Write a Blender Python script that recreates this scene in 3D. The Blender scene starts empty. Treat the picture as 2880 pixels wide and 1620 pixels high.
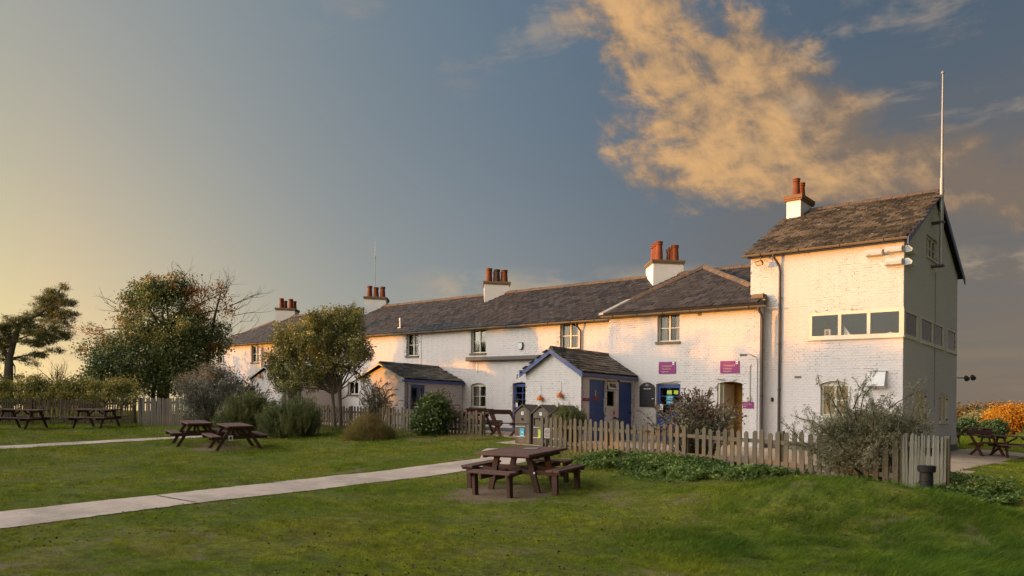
import bpy, bmesh, math, random
import numpy as np
from mathutils import Vector, Matrix
random.seed(7); rng = np.random.default_rng(11)
SC = bpy.context.scene; COL = SC.collection
R = math.radians
K = 0.0298                                  # the site and the building rise gently towards -X

# ------------------------------------------------------------------ camera
F = 2058.4; YAW = R(-48.01); ROLL = 0.0091; CAM = np.array([5.444, -22.11, 0.86])
UX, UY = math.sin(YAW), math.cos(YAW)       # -X axis seen from the camera (right, forward)
FWD = Vector((-UY, -UX, 0.0)); RGT = Vector((-UX, UY, 0.0))
cam_d = bpy.data.cameras.new('camera'); cam = bpy.data.objects.new('camera', cam_d); COL.objects.link(cam)
cam_d.sensor_width = 36.0; cam_d.lens = 36.0 * F / 2880.0
cam_d.shift_y = (1185.4 - 810.0) / 2880.0; cam_d.shift_x = 0.00119; cam_d.clip_start = 0.1; cam_d.clip_end = 4000.0
_m = Matrix((RGT, Vector((0, 0, 1)), -FWD)).transposed() @ Matrix.Rotation(ROLL, 3, 'Z')
cam.matrix_world = Matrix.Translation(Vector(CAM)) @ _m.to_4x4()
SC.camera = cam

def survey(px, py, d):
    """world point seen at photo pixel (2880 wide) at a measured distance d in metres"""
    dx, dy = px - 1440.0, py - 810.0
    c, s = math.cos(ROLL), math.sin(ROLL)
    a = c * dx + s * dy; b = -s * dx + c * dy - (1185.4 - 810.0)
    p = Vector(CAM) + RGT * (a / F * d) + FWD * d + Vector((0, 0, -b / F * d))
    return p

# ------------------------------------------------------------------ light
SUN_EL = 4.2
SUN_H = Vector((-0.643, -0.766, 0.0))       # horizontal direction towards the sun
SUN_P = Vector((0.766, -0.643, 0.0))
sun_d = bpy.data.lights.new('sun', 'SUN'); sun = bpy.data.objects.new('sun', sun_d); COL.objects.link(sun)
sun_d.energy = 4.1; sun_d.angle = R(0.55); sun_d.color = (1.0, 0.37, 0.0)
_ts = (SUN_H * math.cos(R(SUN_EL)) + Vector((0, 0, math.sin(R(SUN_EL))))).normalized()
sun.rotation_euler = _ts.to_track_quat('Z', 'Y').to_euler()
SC.view_settings.view_transform = 'Standard'; SC.view_settings.look = 'None'
SC.view_settings.exposure = 0.4; SC.view_settings.gamma = 1.0; SC.view_settings.use_curve_mapping = False

def build_world():
    w = bpy.data.worlds.new('World'); SC.world = w; w.use_nodes = True
    nt = w.node_tree; nt.nodes.clear(); N = nt.nodes.new; L = nt.links.new
    def math_(op, a, b=None, c=None, clamp=False):
        n = N('ShaderNodeMath'); n.operation = op; n.use_clamp = clamp
        for i, x in enumerate((a, b, c)):
            if x is None: continue
            if isinstance(x, (int, float)): n.inputs[i].default_value = x
            else: L(x, n.inputs[i])
        return n.outputs[0]
    def ramp(x, lo, hi, smooth=True):
        n = N('ShaderNodeMapRange'); n.interpolation_type = 'SMOOTHSTEP' if smooth else 'LINEAR'; n.clamp = True
        L(x, n.inputs[0]); n.inputs[1].default_value = lo; n.inputs[2].default_value = hi
        return n.outputs[0]
    def mix(f, a, b):
        n = N('ShaderNodeMix'); n.data_type = 'RGBA'; n.clamp_factor = True
        if isinstance(f, (int, float)): n.inputs[0].default_value = f
        else: L(f, n.inputs[0])
        for i, x in ((6, a), (7, b)):
            if isinstance(x, tuple): n.inputs[i].default_value = (*x, 1)
            else: L(x, n.inputs[i])
        return n.outputs[2]
    def dot(v, d):
        n = N('ShaderNodeVectorMath'); n.operation = 'DOT_PRODUCT'; L(v, n.inputs[0]); n.inputs[1].default_value = d
        return n.outputs['Value']
    def noise(v, scale, detail=6, rough=.55, dist=0.0):
        n = N('ShaderNodeTexNoise'); L(v, n.inputs['Vector']); n.inputs['Scale'].default_value = scale
        n.inputs['Detail'].default_value = detail; n.inputs['Roughness'].default_value = rough
        n.inputs['Distortion'].default_value = dist
        return n.outputs['Fac']
    sky = N('ShaderNodeTexSky'); sky.sky_type = 'NISHITA'; sky.sun_disc = False
    sky.sun_elevation = R(SUN_EL); sky.sun_rotation = math.atan2(SUN_H.x, SUN_H.y)
    sky.air_density = 1.2; sky.dust_density = 3.0; sky.ozone_density = 1.5; sky.altitude = 10
    tc = N('ShaderNodeTexCoord'); d = tc.outputs['Generated']
    up = dot(d, (0, 0, 1)); upc = math_('MAXIMUM', up, 0.0)
    SKY_A = sky.outputs[0]
    # hazy evening air: pale towards the sun and the horizon, slate blue overhead and away from it
    el = math_('ARCSINE', up)
    fr = dot(d, tuple(FWD)); rr = dot(d, tuple(RGT))
    az = math_('ARCTAN2', rr, fr)
    tt = math_('MULTIPLY_ADD', dot(d, tuple(_ts)), 0.5, 0.5)
    def cramp(x, stops):
        n = N('ShaderNodeValToRGB'); e = n.color_ramp.elements; n.color_ramp.interpolation = 'B_SPLINE'
        while len(e) < len(stops): e.new(.5)
        for i, (p, c) in enumerate(stops): e[i].position = p; e[i].color = (*c, 1)
        L(x, n.inputs[0]); return n.outputs[0]
    low = math_('POWER', 2.718, math_('MULTIPLY', math_('MAXIMUM', el, 0.0), -1 / 0.24))
    high = cramp(tt, [(0.0, (0.15, 0.165, 0.20)), (0.08, (0.10, 0.12, 0.155)), (0.16, (0.046, 0.084, 0.133)), (0.28, (0.046, 0.088, 0.143)), (0.38, (0.052, 0.102, 0.168)), (0.47, (0.075, 0.130, 0.195)), (0.56, (0.115, 0.170, 0.225)), (0.65, (0.160, 0.212, 0.255)), (0.74, (0.205, 0.255, 0.285)), (0.86, (0.26, 0.30, 0.32)), (1.0, (0.40, 0.40, 0.38))])
    warm = cramp(tt, [(0.0, (0.46, 0.39, 0.37)), (0.08, (0.33, 0.27, 0.245)), (0.16, (0.160, 0.114, 0.068)), (0.28, (0.205, 0.165, 0.125)), (0.38, (0.285, 0.265, 0.230)), (0.47, (0.385, 0.370, 0.325)), (0.56, (0.460, 0.415, 0.310)), (0.65, (0.76, 0.60, 0.345)), (0.74, (1.15, 0.79, 0.31)), (0.86, (1.35, 0.92, 0.36)), (1.0, (1.6, 1.05, 0.45))])  # first stops of high and warm brighten unseen anti-solar sky, filling shaded walls
    air = mix(low, high, warm)
    sx_ = N('ShaderNodeCombineXYZ'); L(math_('MULTIPLY', az, 1.3), sx_.inputs[0]); L(math_('MULTIPLY', el, 17.0), sx_.inputs[1])
    streak = math_('MULTIPLY', ramp(noise(sx_.outputs[0], 2.2, 5, .55, .2), 0.46, 0.68), ramp(el, 0.16, 0.04))
    air = mix(math_('MULTIPLY', streak, 0.30), air, (0.33, 0.235, 0.150))
    # unseen glow round the low sun, raised to brighten lawn and walls
    gl = mix(low, (4.9, 4.8, 4.75), (2.6, 2.2, 1.75)); gs = N('ShaderNodeVectorMath'); gs.operation = 'SCALE'; L(gl, gs.inputs[0]); L(ramp(tt, 0.735, 0.95), gs.inputs['Scale'])
    ga = N('ShaderNodeVectorMath'); L(air, ga.inputs[0]); L(gs.outputs[0], ga.inputs[1]); air = ga.outputs[0]
    hs = N('ShaderNodeVectorMath'); hs.operation = 'SCALE'; L(SKY_A, hs.inputs[0]); hs.inputs['Scale'].default_value = 0.09
    base = mix(0.85, hs.outputs[0], air)
    # ---- cloud: rotated, stretched coordinates so that the wisps trail down to the right
    cu = math_('MULTIPLY_ADD', az, 0.80, math_('MULTIPLY', el, -0.60))
    cv = math_('MULTIPLY_ADD', az, 0.60, math_('MULTIPLY', el, 0.80))
    cx = N('ShaderNodeCombineXYZ'); L(math_('MULTIPLY', cu, 1.0), cx.inputs[0]); L(math_('MULTIPLY', cv, 1.55), cx.inputs[1])
    c1 = noise(cx.outputs[0], 3.6, 8, .60, .28)
    cx2 = N('ShaderNodeCombineXYZ'); L(math_('MULTIPLY', az, 1.0), cx2.inputs[0]); L(math_('MULTIPLY', el, 2.3), cx2.inputs[1])
    c2 = noise(cx2.outputs[0], 7.0, 8, .60, .30)
    # main bank: right of a slanting front (az, el in radians)
    front = math_('ADD', az, math_('MULTIPLY_ADD', el, 0.36, -0.285))
    under = math_('ADD', el, math_('MULTIPLY_ADD', az, 0.15, -0.30))
    over = math_('ADD', el, math_('MULTIPLY_ADD', az, 0.62, -0.66))
    body = math_('MINIMUM', math_('MINIMUM', ramp(front, -0.11, 0.10), ramp(under, -0.035, 0.07)), ramp(over, 0.09, -0.06))
    core = math_('MULTIPLY', body, ramp(front, 0.40, 0.06))
    c3 = noise(cx.outputs[0], 15.0, 6, .62, .25)
    def cen(x, k): return math_('MULTIPLY', math_('SUBTRACT', x, 0.5), k)
    tex = math_('ADD', math_('ADD', cen(c1, 1.5), cen(c2, 1.15)), cen(c3, 0.75))
    tex2 = math_('ADD', math_('ADD', cen(c1, 0.5), cen(c2, 1.5)), cen(c3, 1.5))
    dens = ramp(math_('ADD', tex, math_('MULTIPLY_ADD', body, 0.85, -0.42)), -0.10, 0.30)
    bright = ramp(math_('ADD', tex2, math_('MULTIPLY', core, 0.60)), 0.02, 0.84)
    veil = math_('MULTIPLY', math_('MULTIPLY', ramp(az, 0.16, 0.46), ramp(el, 0.46, 0.20)), math_('MULTIPLY_ADD', ramp(noise(sx_.outputs[0], 1.1, 6, .6, .6), 0.36, 0.62), 0.65, 0.35))
    wisps = math_('MULTIPLY', ramp(c2, 0.52, 0.70), math_('MAXIMUM', math_('MULTIPLY', ramp(az, -0.36, -0.05), ramp(el, 0.40, 0.50)), math_('MULTIPLY', ramp(az, 0.20, 0.33), ramp(el, 0.27, 0.37))))
    col = mix(bright, (0.160, 0.125, 0.099), (0.593, 0.342, 0.141))
    out = mix(math_('MULTIPLY', veil, 0.72), base, (0.156, 0.125, 0.100))
    out = mix(math_('MULTIPLY', dens, math_('MULTIPLY_ADD', ramp(body, 0.0, 0.35), 0.86, 0.04)), out, col)
    out = mix(math_('MULTIPLY', wisps, 0.55), out, (0.319, 0.251, 0.190))
    # thin lit bank low behind the cottages
    lb = math_('MULTIPLY', math_('MULTIPLY', ramp(el, 0.135, 0.165), ramp(el, 0.215, 0.180)), math_('MULTIPLY', ramp(az, -0.18, -0.06), ramp(c2, 0.42, 0.62)))
    out = mix(math_('MULTIPLY', lb, 0.7), out, (0.395, 0.304, 0.198))
    bg = N('ShaderNodeBackground'); L(out, bg.inputs[0]); bg.inputs[1].default_value = 1.0
    wo = N('ShaderNodeOutputWorld'); L(bg.outputs[0], wo.inputs[0])
build_world()

# ------------------------------------------------------------------ helpers: materials
def new_mat(name):
    m = bpy.data.materials.new(name); m.use_nodes = True
    nt = m.node_tree; b = nt.nodes['Principled BSDF']
    return m, nt, b
class NG:
    def __init__(s, nt): s.nt = nt; s.tc = None
    def N(s, t): return s.nt.nodes.new(t)
    def L(s, a, b): s.nt.links.new(a, b)
    def coord(s, kind='Object', scale=(1, 1, 1)):
        if kind == 'World':
            o = s.N('ShaderNodeNewGeometry').outputs['Position']
        else:
            o = s.N('ShaderNodeTexCoord').outputs[kind]
        mp = s.N('ShaderNodeMapping'); s.L(o, mp.inputs[0]); mp.inputs['Scale'].default_value = scale
        return mp.outputs[0]
    def noise(s, v, scale, detail=4, rough=.55, dist=0):
        n = s.N('ShaderNodeTexNoise'); s.L(v, n.inputs['Vector']); n.inputs['Scale'].default_value = scale
        n.inputs['Detail'].default_value = detail; n.inputs['Roughness'].default_value = rough; n.inputs['Distortion'].default_value = dist
        return n.outputs['Fac']
    def ramp(s, x, lo, hi, a=0., b=1.):
        n = s.N('ShaderNodeMapRange'); n.interpolation_type = 'SMOOTHSTEP'; s.L(x, n.inputs[0])
        n.inputs[1].default_value = lo; n.inputs[2].default_value = hi; n.inputs[3].default_value = a; n.inputs[4].default_value = b
        return n.outputs[0]
    def math(s, op, a, b=None):
        n = s.N('ShaderNodeMath'); n.operation = op
        for i, x in enumerate((a, b)):
            if x is None: continue
            if isinstance(x, (int, float)): n.inputs[i].default_value = x
            else: s.L(x, n.inputs[i])
        return n.outputs[0]
    def mix(s, f, a, b, mode='MIX'):
        n = s.N('ShaderNodeMix'); n.data_type = 'RGBA'; n.blend_type = mode; n.clamp_factor = True
        if isinstance(f, (int, float)): n.inputs[0].default_value = f
        else: s.L(f, n.inputs[0])
        for i, x in ((6, a), (7, b)):
            if isinstance(x, tuple): n.inputs[i].default_value = (*x[:3], 1)
            else: s.L(x, n.inputs[i])
        return n.outputs[2]
    def rand(s):
        """0..1 per loose piece and per object"""
        g = s.N('ShaderNodeNewGeometry').outputs['Random Per Island']; o = s.N('ShaderNodeObjectInfo').outputs['Random']
        return s.math('FRACT', s.math('ADD', g, s.math('MULTIPLY', o, 7.31)))
    def bump(s, h, strength, dist, bsdf):
        n = s.N('ShaderNodeBump'); n.inputs['Strength'].default_value = strength; n.inputs['Distance'].default_value = dist
        s.L(h, n.inputs['Height']); s.L(n.outputs[0], bsdf.inputs['Normal'])
def M_plain(name, a, b=None, rough=.6, scale=6., spec=.3, metal=0., bump=0., bscale=50., vec=(1, 1, 1), rnd=.5, coord='Object'):
    """base colour varies between a and b by noise and from piece to piece"""
    b = b or tuple(x * .8 for x in a)
    m, nt, p = new_mat(name); g = NG(nt); v = g.coord(coord, vec)
    f = g.ramp(g.noise(v, scale, 5, .6), .3, .7)
    f = g.math('ADD', g.math('MULTIPLY', f, 1 - rnd), g.math('MULTIPLY', g.rand(), rnd))
    g.L(g.mix(f, a, b), p.inputs['Base Color'])
    p.inputs['Roughness'].default_value = rough; p.inputs['Metallic'].default_value = metal
    p.inputs['Specular IOR Level'].default_value = spec
    if bump: g.bump(g.noise(v, bscale, 4, .6), bump, .01, p)
    return m
LEAFG = 3.2
def M_leaf(name, cols, trans=.35, rough=.5, spec=.25, clump=1.2):
    m, nt, p = new_mat(name); g = NG(nt)
    r = g.rand(); n = g.ramp(g.noise(g.coord('World'), clump, 2), .35, .65)
    f = g.math('ADD', g.math('MULTIPLY', r, .55), g.math('MULTIPLY', n, .45))
    cr = g.N('ShaderNodeValToRGB'); el = cr.color_ramp.elements
    while len(el) < len(cols): el.new(.5)
    for i, c in enumerate(cols): el[i].position = .1 + .8 * i / max(1, len(cols) - 1); el[i].color = (*[min(.6, x * LEAFG) for x in c], 1)
    g.L(f, cr.inputs[0]); g.L(cr.outputs[0], p.inputs['Base Color'])
    p.inputs['Roughness'].default_value = rough; p.inputs['Specular IOR Level'].default_value = spec
    t = g.N('ShaderNodeBsdfTranslucent'); g.L(cr.outputs[0], t.inputs[0])
    mx = g.N('ShaderNodeMixShader'); mx.inputs[0].default_value = trans
    g.L(p.outputs[0], mx.inputs[1]); g.L(t.outputs[0], mx.inputs[2]); g.L(mx.outputs[0], nt.nodes['Material Output'].inputs[0])
    return m
MT = {}
def mats():
    # white limewashed brick, grubby in places
    def white(name, dirt, crack):
        m, nt, p = new_mat(name); g = NG(nt); v = g.coord('World')
        big = g.ramp(g.noise(v, .55, 6, .62), .42, .72); fine = g.ramp(g.noise(g.coord('World', (1, 1, 3.)), 9, 5, .65), .35, .75)
        c = g.mix(g.math('MULTIPLY', big, .30), (.56, .515, .50), (.49, .445, .425))
        c = g.mix(g.math('MULTIPLY', fine, dirt), c, (.39, .355, .33))
        low = g.ramp(g.noise(g.coord('World', (2.2, 2.2, .35)), 2.5, 5, .7), .60, .78)
        c = g.mix(g.math('MULTIPLY', low, .38), c, (.33, .30, .235))
        if crack:
            k = g.math('MULTIPLY', g.ramp(g.noise(v, .42, 3, .5), .44, .56), g.ramp(g.noise(g.coord('World', (1, 1, 2.5)), 5.0, 4, .7), .50, .60))
            c = g.mix(g.math('MULTIPLY', k, .85), c, (.13, .105, .085))
        g.L(c, p.inputs['Base Color']); p.inputs['Roughness'].default_value = .75; p.inputs['Specular IOR Level'].default_value = .2
        g.bump(g.noise(v, 38, 5, .7), .25, .006, p); return m
    MT['white'] = white('painted_brick', .22, False); MT['joint'] = white('painted_joint', .5, True)
    MT['render'] = M_plain('smooth_render', (.70, .70, .69), (.64, .63, .62), .7, 2.0, .2, bump=.1, rnd=.1)
    def slate(name, cols, lich, pale):
        m, nt, p = new_mat(name); g = NG(nt); v = g.coord('World'); r = g.rand()
        c = g.mix(g.ramp(r, .15, .85), tuple(x * .72 for x in cols[0]), tuple(x * 1.12 for x in cols[1])); c = g.mix(g.ramp(g.noise(v, 1.1, 5, .65), .40, .68), c, cols[2])
        c = g.mix(g.math('MULTIPLY', g.ramp(g.noise(v, 7., 6, .7), .56, .70), pale), c, (.30, .27, .22))
        c = g.mix(g.math('MULTIPLY', g.ramp(g.noise(v, 4.2, 5, .7), .66, .71), lich), c, (.38, .16, .03))
        g.L(c, p.inputs['Base Color']); p.inputs['Roughness'].default_value = .55; p.inputs['Specular IOR Level'].default_value = .35
        g.bump(g.noise(v, 45, 4, .7), .35, .006, p); return m
    MT['slate'] = slate('slate_grey', ((.021, .021, .025), (.043, .041, .044), (.034, .030, .029)), .12, .35)
    MT['slate_ext'] = slate('slate_dark', ((.034, .032, .035), (.054, .050, .051), (.044, .039, .037)), .25, .15)
    MT['slate_tower'] = slate('slate_lichened', ((.046, .035, .022), (.110, .084, .054), (.024, .018, .008)), .45, .75)
    MT['slate_porch'] = slate('slate_mossy', ((.060, .052, .042), (.130, .110, .086), (.042, .034, .022)), .15, .5)
    m, nt, p = new_mat('ridge_clay'); g = NG(nt); v = g.coord('World')
    c = g.mix(g.ramp(g.noise(v, 2.4, 6, .7), .40, .62), (.125, .080, .050), (.070, .058, .044))
    c = g.mix(g.ramp(g.noise(v, 5.0, 5, .65), .62, .68), c, (.30, .115, .018)); c = g.mix(g.ramp(g.noise(v, 9, 5, .7), .62, .7), c, (.30, .27, .21))
    g.L(c, p.inputs['Base Color']); p.inputs['Roughness'].default_value = .8; g.bump(g.noise(v, 40, 4), .3, .01, p); MT['ridge'] = m
    MT['slategap'] = M_plain('roof_felt', (.012, .011, .011), (.018, .016, .015), .9)
    MT['lead'] = M_plain('lead_flashing', (.36, .35, .34), (.26, .25, .24), .55, 6, .4)
    MT['pot'] = M_plain('terracotta', (.235, .066, .024), (.13, .040, .018), .75, 4, .2, bump=.2, rnd=.5)
    MT['pot_dark'] = M_plain('sooted_clay', (.10, .055, .040), (.05, .035, .030), .8, 5, .2)
    MT['capbrick'] = M_plain('stack_brick', (.27, .125, .060), (.17, .095, .050), .85, 7, .2, bump=.3)
    MT['capgrey'] = M_plain('stack_brick_grey', (.22, .150, .095), (.13, .10, .068), .85, 7, .2, bump=.3)
    MT['gutter'] = M_plain('gutter_metal', (.20, .165, .115), (.12, .095, .065), .45, 5, .4)
    MT['pipe'] = M_plain('iron_pipe', (.040, .030, .030), (.070, .052, .045), .5, 3, .4)
    MT['blue'] = M_plain('blue_paint', (.030, .062, .235), (.024, .050, .18), .42, 3, .45, bump=.06, bscale=20, rnd=.15)
    MT['bargeblue'] = M_plain('weathered_blue_paint', (.045, .070, .20), (.075, .085, .155), .5, 4, .4, rnd=.2)
    MT['cream'] = M_plain('cream_frame_paint', (.56, .52, .42), (.48, .44, .35), .45, 3, .4, rnd=.2)
    MT['sill'] = M_plain('mossy_stone_sill', (.155, .130, .085), (.095, .085, .055), .85, 8, .2, bump=.3)
    MT['plinth'] = M_plain('tarred_plinth', (.075, .070, .085), (.10, .09, .10), .7, 4, .3)
    MT['ochre'] = M_plain('ochre_lining', (.46, .27, .075), (.38, .22, .06), .7, 2, .2, rnd=.2)
    MT['blind'] = M_plain('tan_blind', (.62, .47, .28), (.56, .41, .24), .8, 2, .1, rnd=.2)
    MT['curtain'] = M_plain('pale_curtain', (.42, .40, .36), (.30, .28, .25), .8, 3, .1, vec=(14, 14, .6), rnd=.1)
    MT['room'] = M_plain('room_plaster', (.20, .18, .16), (.16, .15, .13), .9, 2, .1)
    m, nt, p = new_mat('window_glass'); g = NG(nt); out = nt.nodes['Material Output']
    tr = g.N('ShaderNodeBsdfTransparent'); tr.inputs[0].default_value = (.86, .87, .86, 1)
    gl = g.N('ShaderNodeBsdfGlossy'); gl.inputs['Roughness'].default_value = .03; gl.inputs[0].default_value = (.9, .9, .9, 1)
    fr = g.N('ShaderNodeFresnel'); fr.inputs[0].default_value = 1.32
    mx = g.N('ShaderNodeMixShader'); g.L(fr.outputs[0], mx.inputs[0]); g.L(tr.outputs[0], mx.inputs[1]); g.L(gl.outputs[0], mx.inputs[2]); g.L(mx.outputs[0], out.inputs[0]); MT['glass'] = m
    MT['whitemetal'] = M_plain('white_enamel', (.56, .55, .54), (.50, .49, .48), .4, 2, .4, rnd=.1)
    MT['greymetal'] = M_plain('galvanised', (.34, .33, .31), (.25, .24, .23), .45, 4, .5, metal=.3)
    MT['black'] = M_plain('black_plastic', (.012, .012, .014), (.020, .020, .022), .6, 4, .2)
    MT['awning'] = M_plain('brown_aluminium', (.070, .058, .050), (.055, .046, .040), .38, 3, .5)
    MT['purple'] = M_plain('purple_enamel', (.205, .016, .130), (.185, .014, .115), .45, 2, .3, rnd=.1)
    MT['gold'] = M_plain('gold_letters', (.72, .47, .22), None, .6)
    MT['paper'] = M_plain('white_print', (.74, .70, .67), (.68, .64, .61), .6, 3, .2)
    MT['ink'] = M_plain('dark_print', (.03, .03, .035), None, .6)
    MT['redink'] = M_plain('red_print', (.52, .05, .04), None, .6)
    MT['cyan'] = M_plain('cyan_print', (.045, .33, .47), (.04, .29, .42), .5)
    MT['lime'] = M_plain('lime_print', (.40, .50, .035), (.36, .45, .03), .5)
    MT['orange'] = M_plain('orange_plastic', (.62, .16, .012), (.5, .12, .01), .45)
    # timber
    def timber(name, a, b, c, vec, green=0.):
        m, nt, p = new_mat(name); g = NG(nt); v = g.coord('Object', vec)
        gr = g.ramp(g.noise(v, 9, 6, .7, .4), .3, .72)
        col = g.mix(gr, a, b); col = g.mix(g.math('MULTIPLY', g.rand(), .55), col, c)
        if green: col = g.mix(g.math('MULTIPLY', g.ramp(g.noise(g.coord('World'), 4.5, 5, .7), .48, .66), green), col, (.125, .115, .045))
        g.L(col, p.inputs['Base Color']); p.inputs['Roughness'].default_value = .75; p.inputs['Specular IOR Level'].default_value = .25
        g.bump(g.noise(v, 16, 5, .7), .5, .006, p); return m
    MT['picket'] = timber('weathered_picket', (.125, .094, .062), (.062, .046, .031), (.175, .136, .093), (6, 6, .5), .55)
    MT['rail'] = timber('weathered_rail', (.15, .112, .070), (.09, .068, .042), (.18, .14, .09), (.5, 6, 6), .5)
    MT['paling'] = timber('grey_paling', (.195, .162, .130), (.095, .076, .062), (.25, .21, .17), (6, 6, .5), .2)
    MT['oldpaling'] = timber('green_grey_paling', (.17, .16, .125), (.085, .077, .058), (.22, .205, .165), (6, 6, .5), .4)
    MT['table'] = timber('stained_table_timber', (.078, .036, .024), (.042, .021, .015), (.098, .050, .034), (.5, 7, 7))
    MT['tabletop'] = timber('sky_lit_table_timber', (.130, .066, .050), (.076, .040, .031), (.165, .094, .074), (.5, 7, 7))  # tops and seats lightened in colour for the sky they reflect
    MT['redbench'] = timber('red_brown_bench_timber', (.075, .024, .014), (.040, .015, .010), (.09, .034, .02), (.5, 7, 7))
    MT['bin'] = timber('grey_bin_cladding', (.130, .098, .075), (.062, .047, .037), (.18, .14, .108), (7, 7, .5))
    MT['bark'] = M_plain('bark', (.105, .080, .060), (.055, .042, .033), .9, 5, .1, bump=.6, bscale=18, vec=(1, 1, .4), rnd=.1)
    MT['barkpale'] = M_plain('pale_bark', (.20, .16, .125), (.115, .088, .070), .9, 4, .1, bump=.6, bscale=16, vec=(1, 1, .4), rnd=.1)
    MT['twig'] = M_plain('twig', (.085, .055, .040), (.060, .040, .030), .9, 5, .1)
    # foliage
    MT['pine'] = M_leaf('pine_needles', [(0.0242, 0.0286, 0.0088), (0.0495, 0.0495, 0.0143), (0.0935, 0.0770, 0.0220)], .22, .6)
    MT['ivy'] = M_leaf('ivy_leaf', [(0.0150, 0.0250, 0.0075), (0.0325, 0.0450, 0.0137), (0.0625, 0.0725, 0.0250), (0.1063, 0.1000, 0.0325)], .20, .42, .4)
    MT['autumn'] = M_leaf('autumn_leaf', [(0.0450, 0.0180, 0.0060), (0.1050, 0.0390, 0.0083), (0.1800, 0.0750, 0.0120), (0.0825, 0.0562, 0.0135)], .40, .6)
    MT['holm'] = M_leaf('evergreen_oak_leaf', [(0.0216, 0.0264, 0.0072), (0.0480, 0.0516, 0.0144), (0.0900, 0.0840, 0.0240), (0.1380, 0.1176, 0.0360)], .22, .42, .4)
    MT['greyleaf'] = M_leaf('grey_shrub_leaf', [(.034, .032, .022), (.064, .062, .046), (.105, .102, .084)], .3, .6)
    MT['rosemary'] = M_leaf('rosemary_leaf', [(0.0187, 0.0245, 0.0079), (0.0396, 0.0461, 0.0144), (0.0792, 0.0806, 0.0259)], .25, .5)
    MT['buddleia'] = M_leaf('buddleia_leaf', [(0.0350, 0.0364, 0.0210), (0.0665, 0.0658, 0.0385), (0.1120, 0.1050, 0.0700), (0.0910, 0.0546, 0.0280)], .35, .6)
    MT['seed'] = M_leaf('dry_seed_head', [(.040, .020, .014), (.075, .038, .024)], .1, .8)
    MT['heath'] = M_leaf('brown_heath_leaf', [(0.0432, 0.0288, 0.0090), (0.0765, 0.0495, 0.0144), (0.0675, 0.0630, 0.0180)], .25, .6)
    MT['climber'] = M_leaf('climber_leaf', [(0.0135, 0.0225, 0.0060), (0.0300, 0.0435, 0.0112), (0.0562, 0.0675, 0.0195)], .25, .4, .4)
    MT['hedge'] = M_leaf('hedge_leaf', [(.032, .034, .009), (.070, .068, .018), (.13, .115, .03), (.16, .10, .03)], .35, .55)
    MT['buckthorn'] = M_leaf('buckthorn_leaf', [(0.0304, 0.0277, 0.0139), (0.0581, 0.0554, 0.0297), (0.0891, 0.0858, 0.0515), (0.0726, 0.0475, 0.0198)], .3, .5)
    MT['nettle'] = M_leaf('nettle_leaf', [(.014, .024, .006), (.036, .056, .012), (.075, .092, .024)], .3, .5)
    MT['tuft'] = M_leaf('long_grass', [(0.0360, 0.0408, 0.0096), (0.0690, 0.0660, 0.0180), (0.1140, 0.0900, 0.0390)], .35, .6)
    MT['lush_shade'] = M_leaf('lush_shaded_grass', [(.016, .030, .004), (.030, .054, .006), (.055, .080, .010)], .3, .6, .08)  # long mound grass, its green darkened to carry the shade there
    MT['litter'] = M_plain('leaf_litter', (.050, .030, .018), (.022, .016, .010), .9)
    MT['flame'] = M_leaf('yellow_autumn_leaf', [(0.0930, 0.0403, 0.0050), (0.1860, 0.0837, 0.0074), (0.2604, 0.1302, 0.0124)], .45, .6)
    MT['wood_far'] = M_leaf('far_autumn_leaf', [(.034, .022, .009), (.066, .036, .010), (.060, .045, .018), (.038, .038, .020)], .3, .7, clump=.18)
    MT['dullscrub'] = M_leaf('scrub_leaf', [(.040, .042, .018), (.085, .078, .038), (.12, .105, .06)], .3, .7)
mats()

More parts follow.
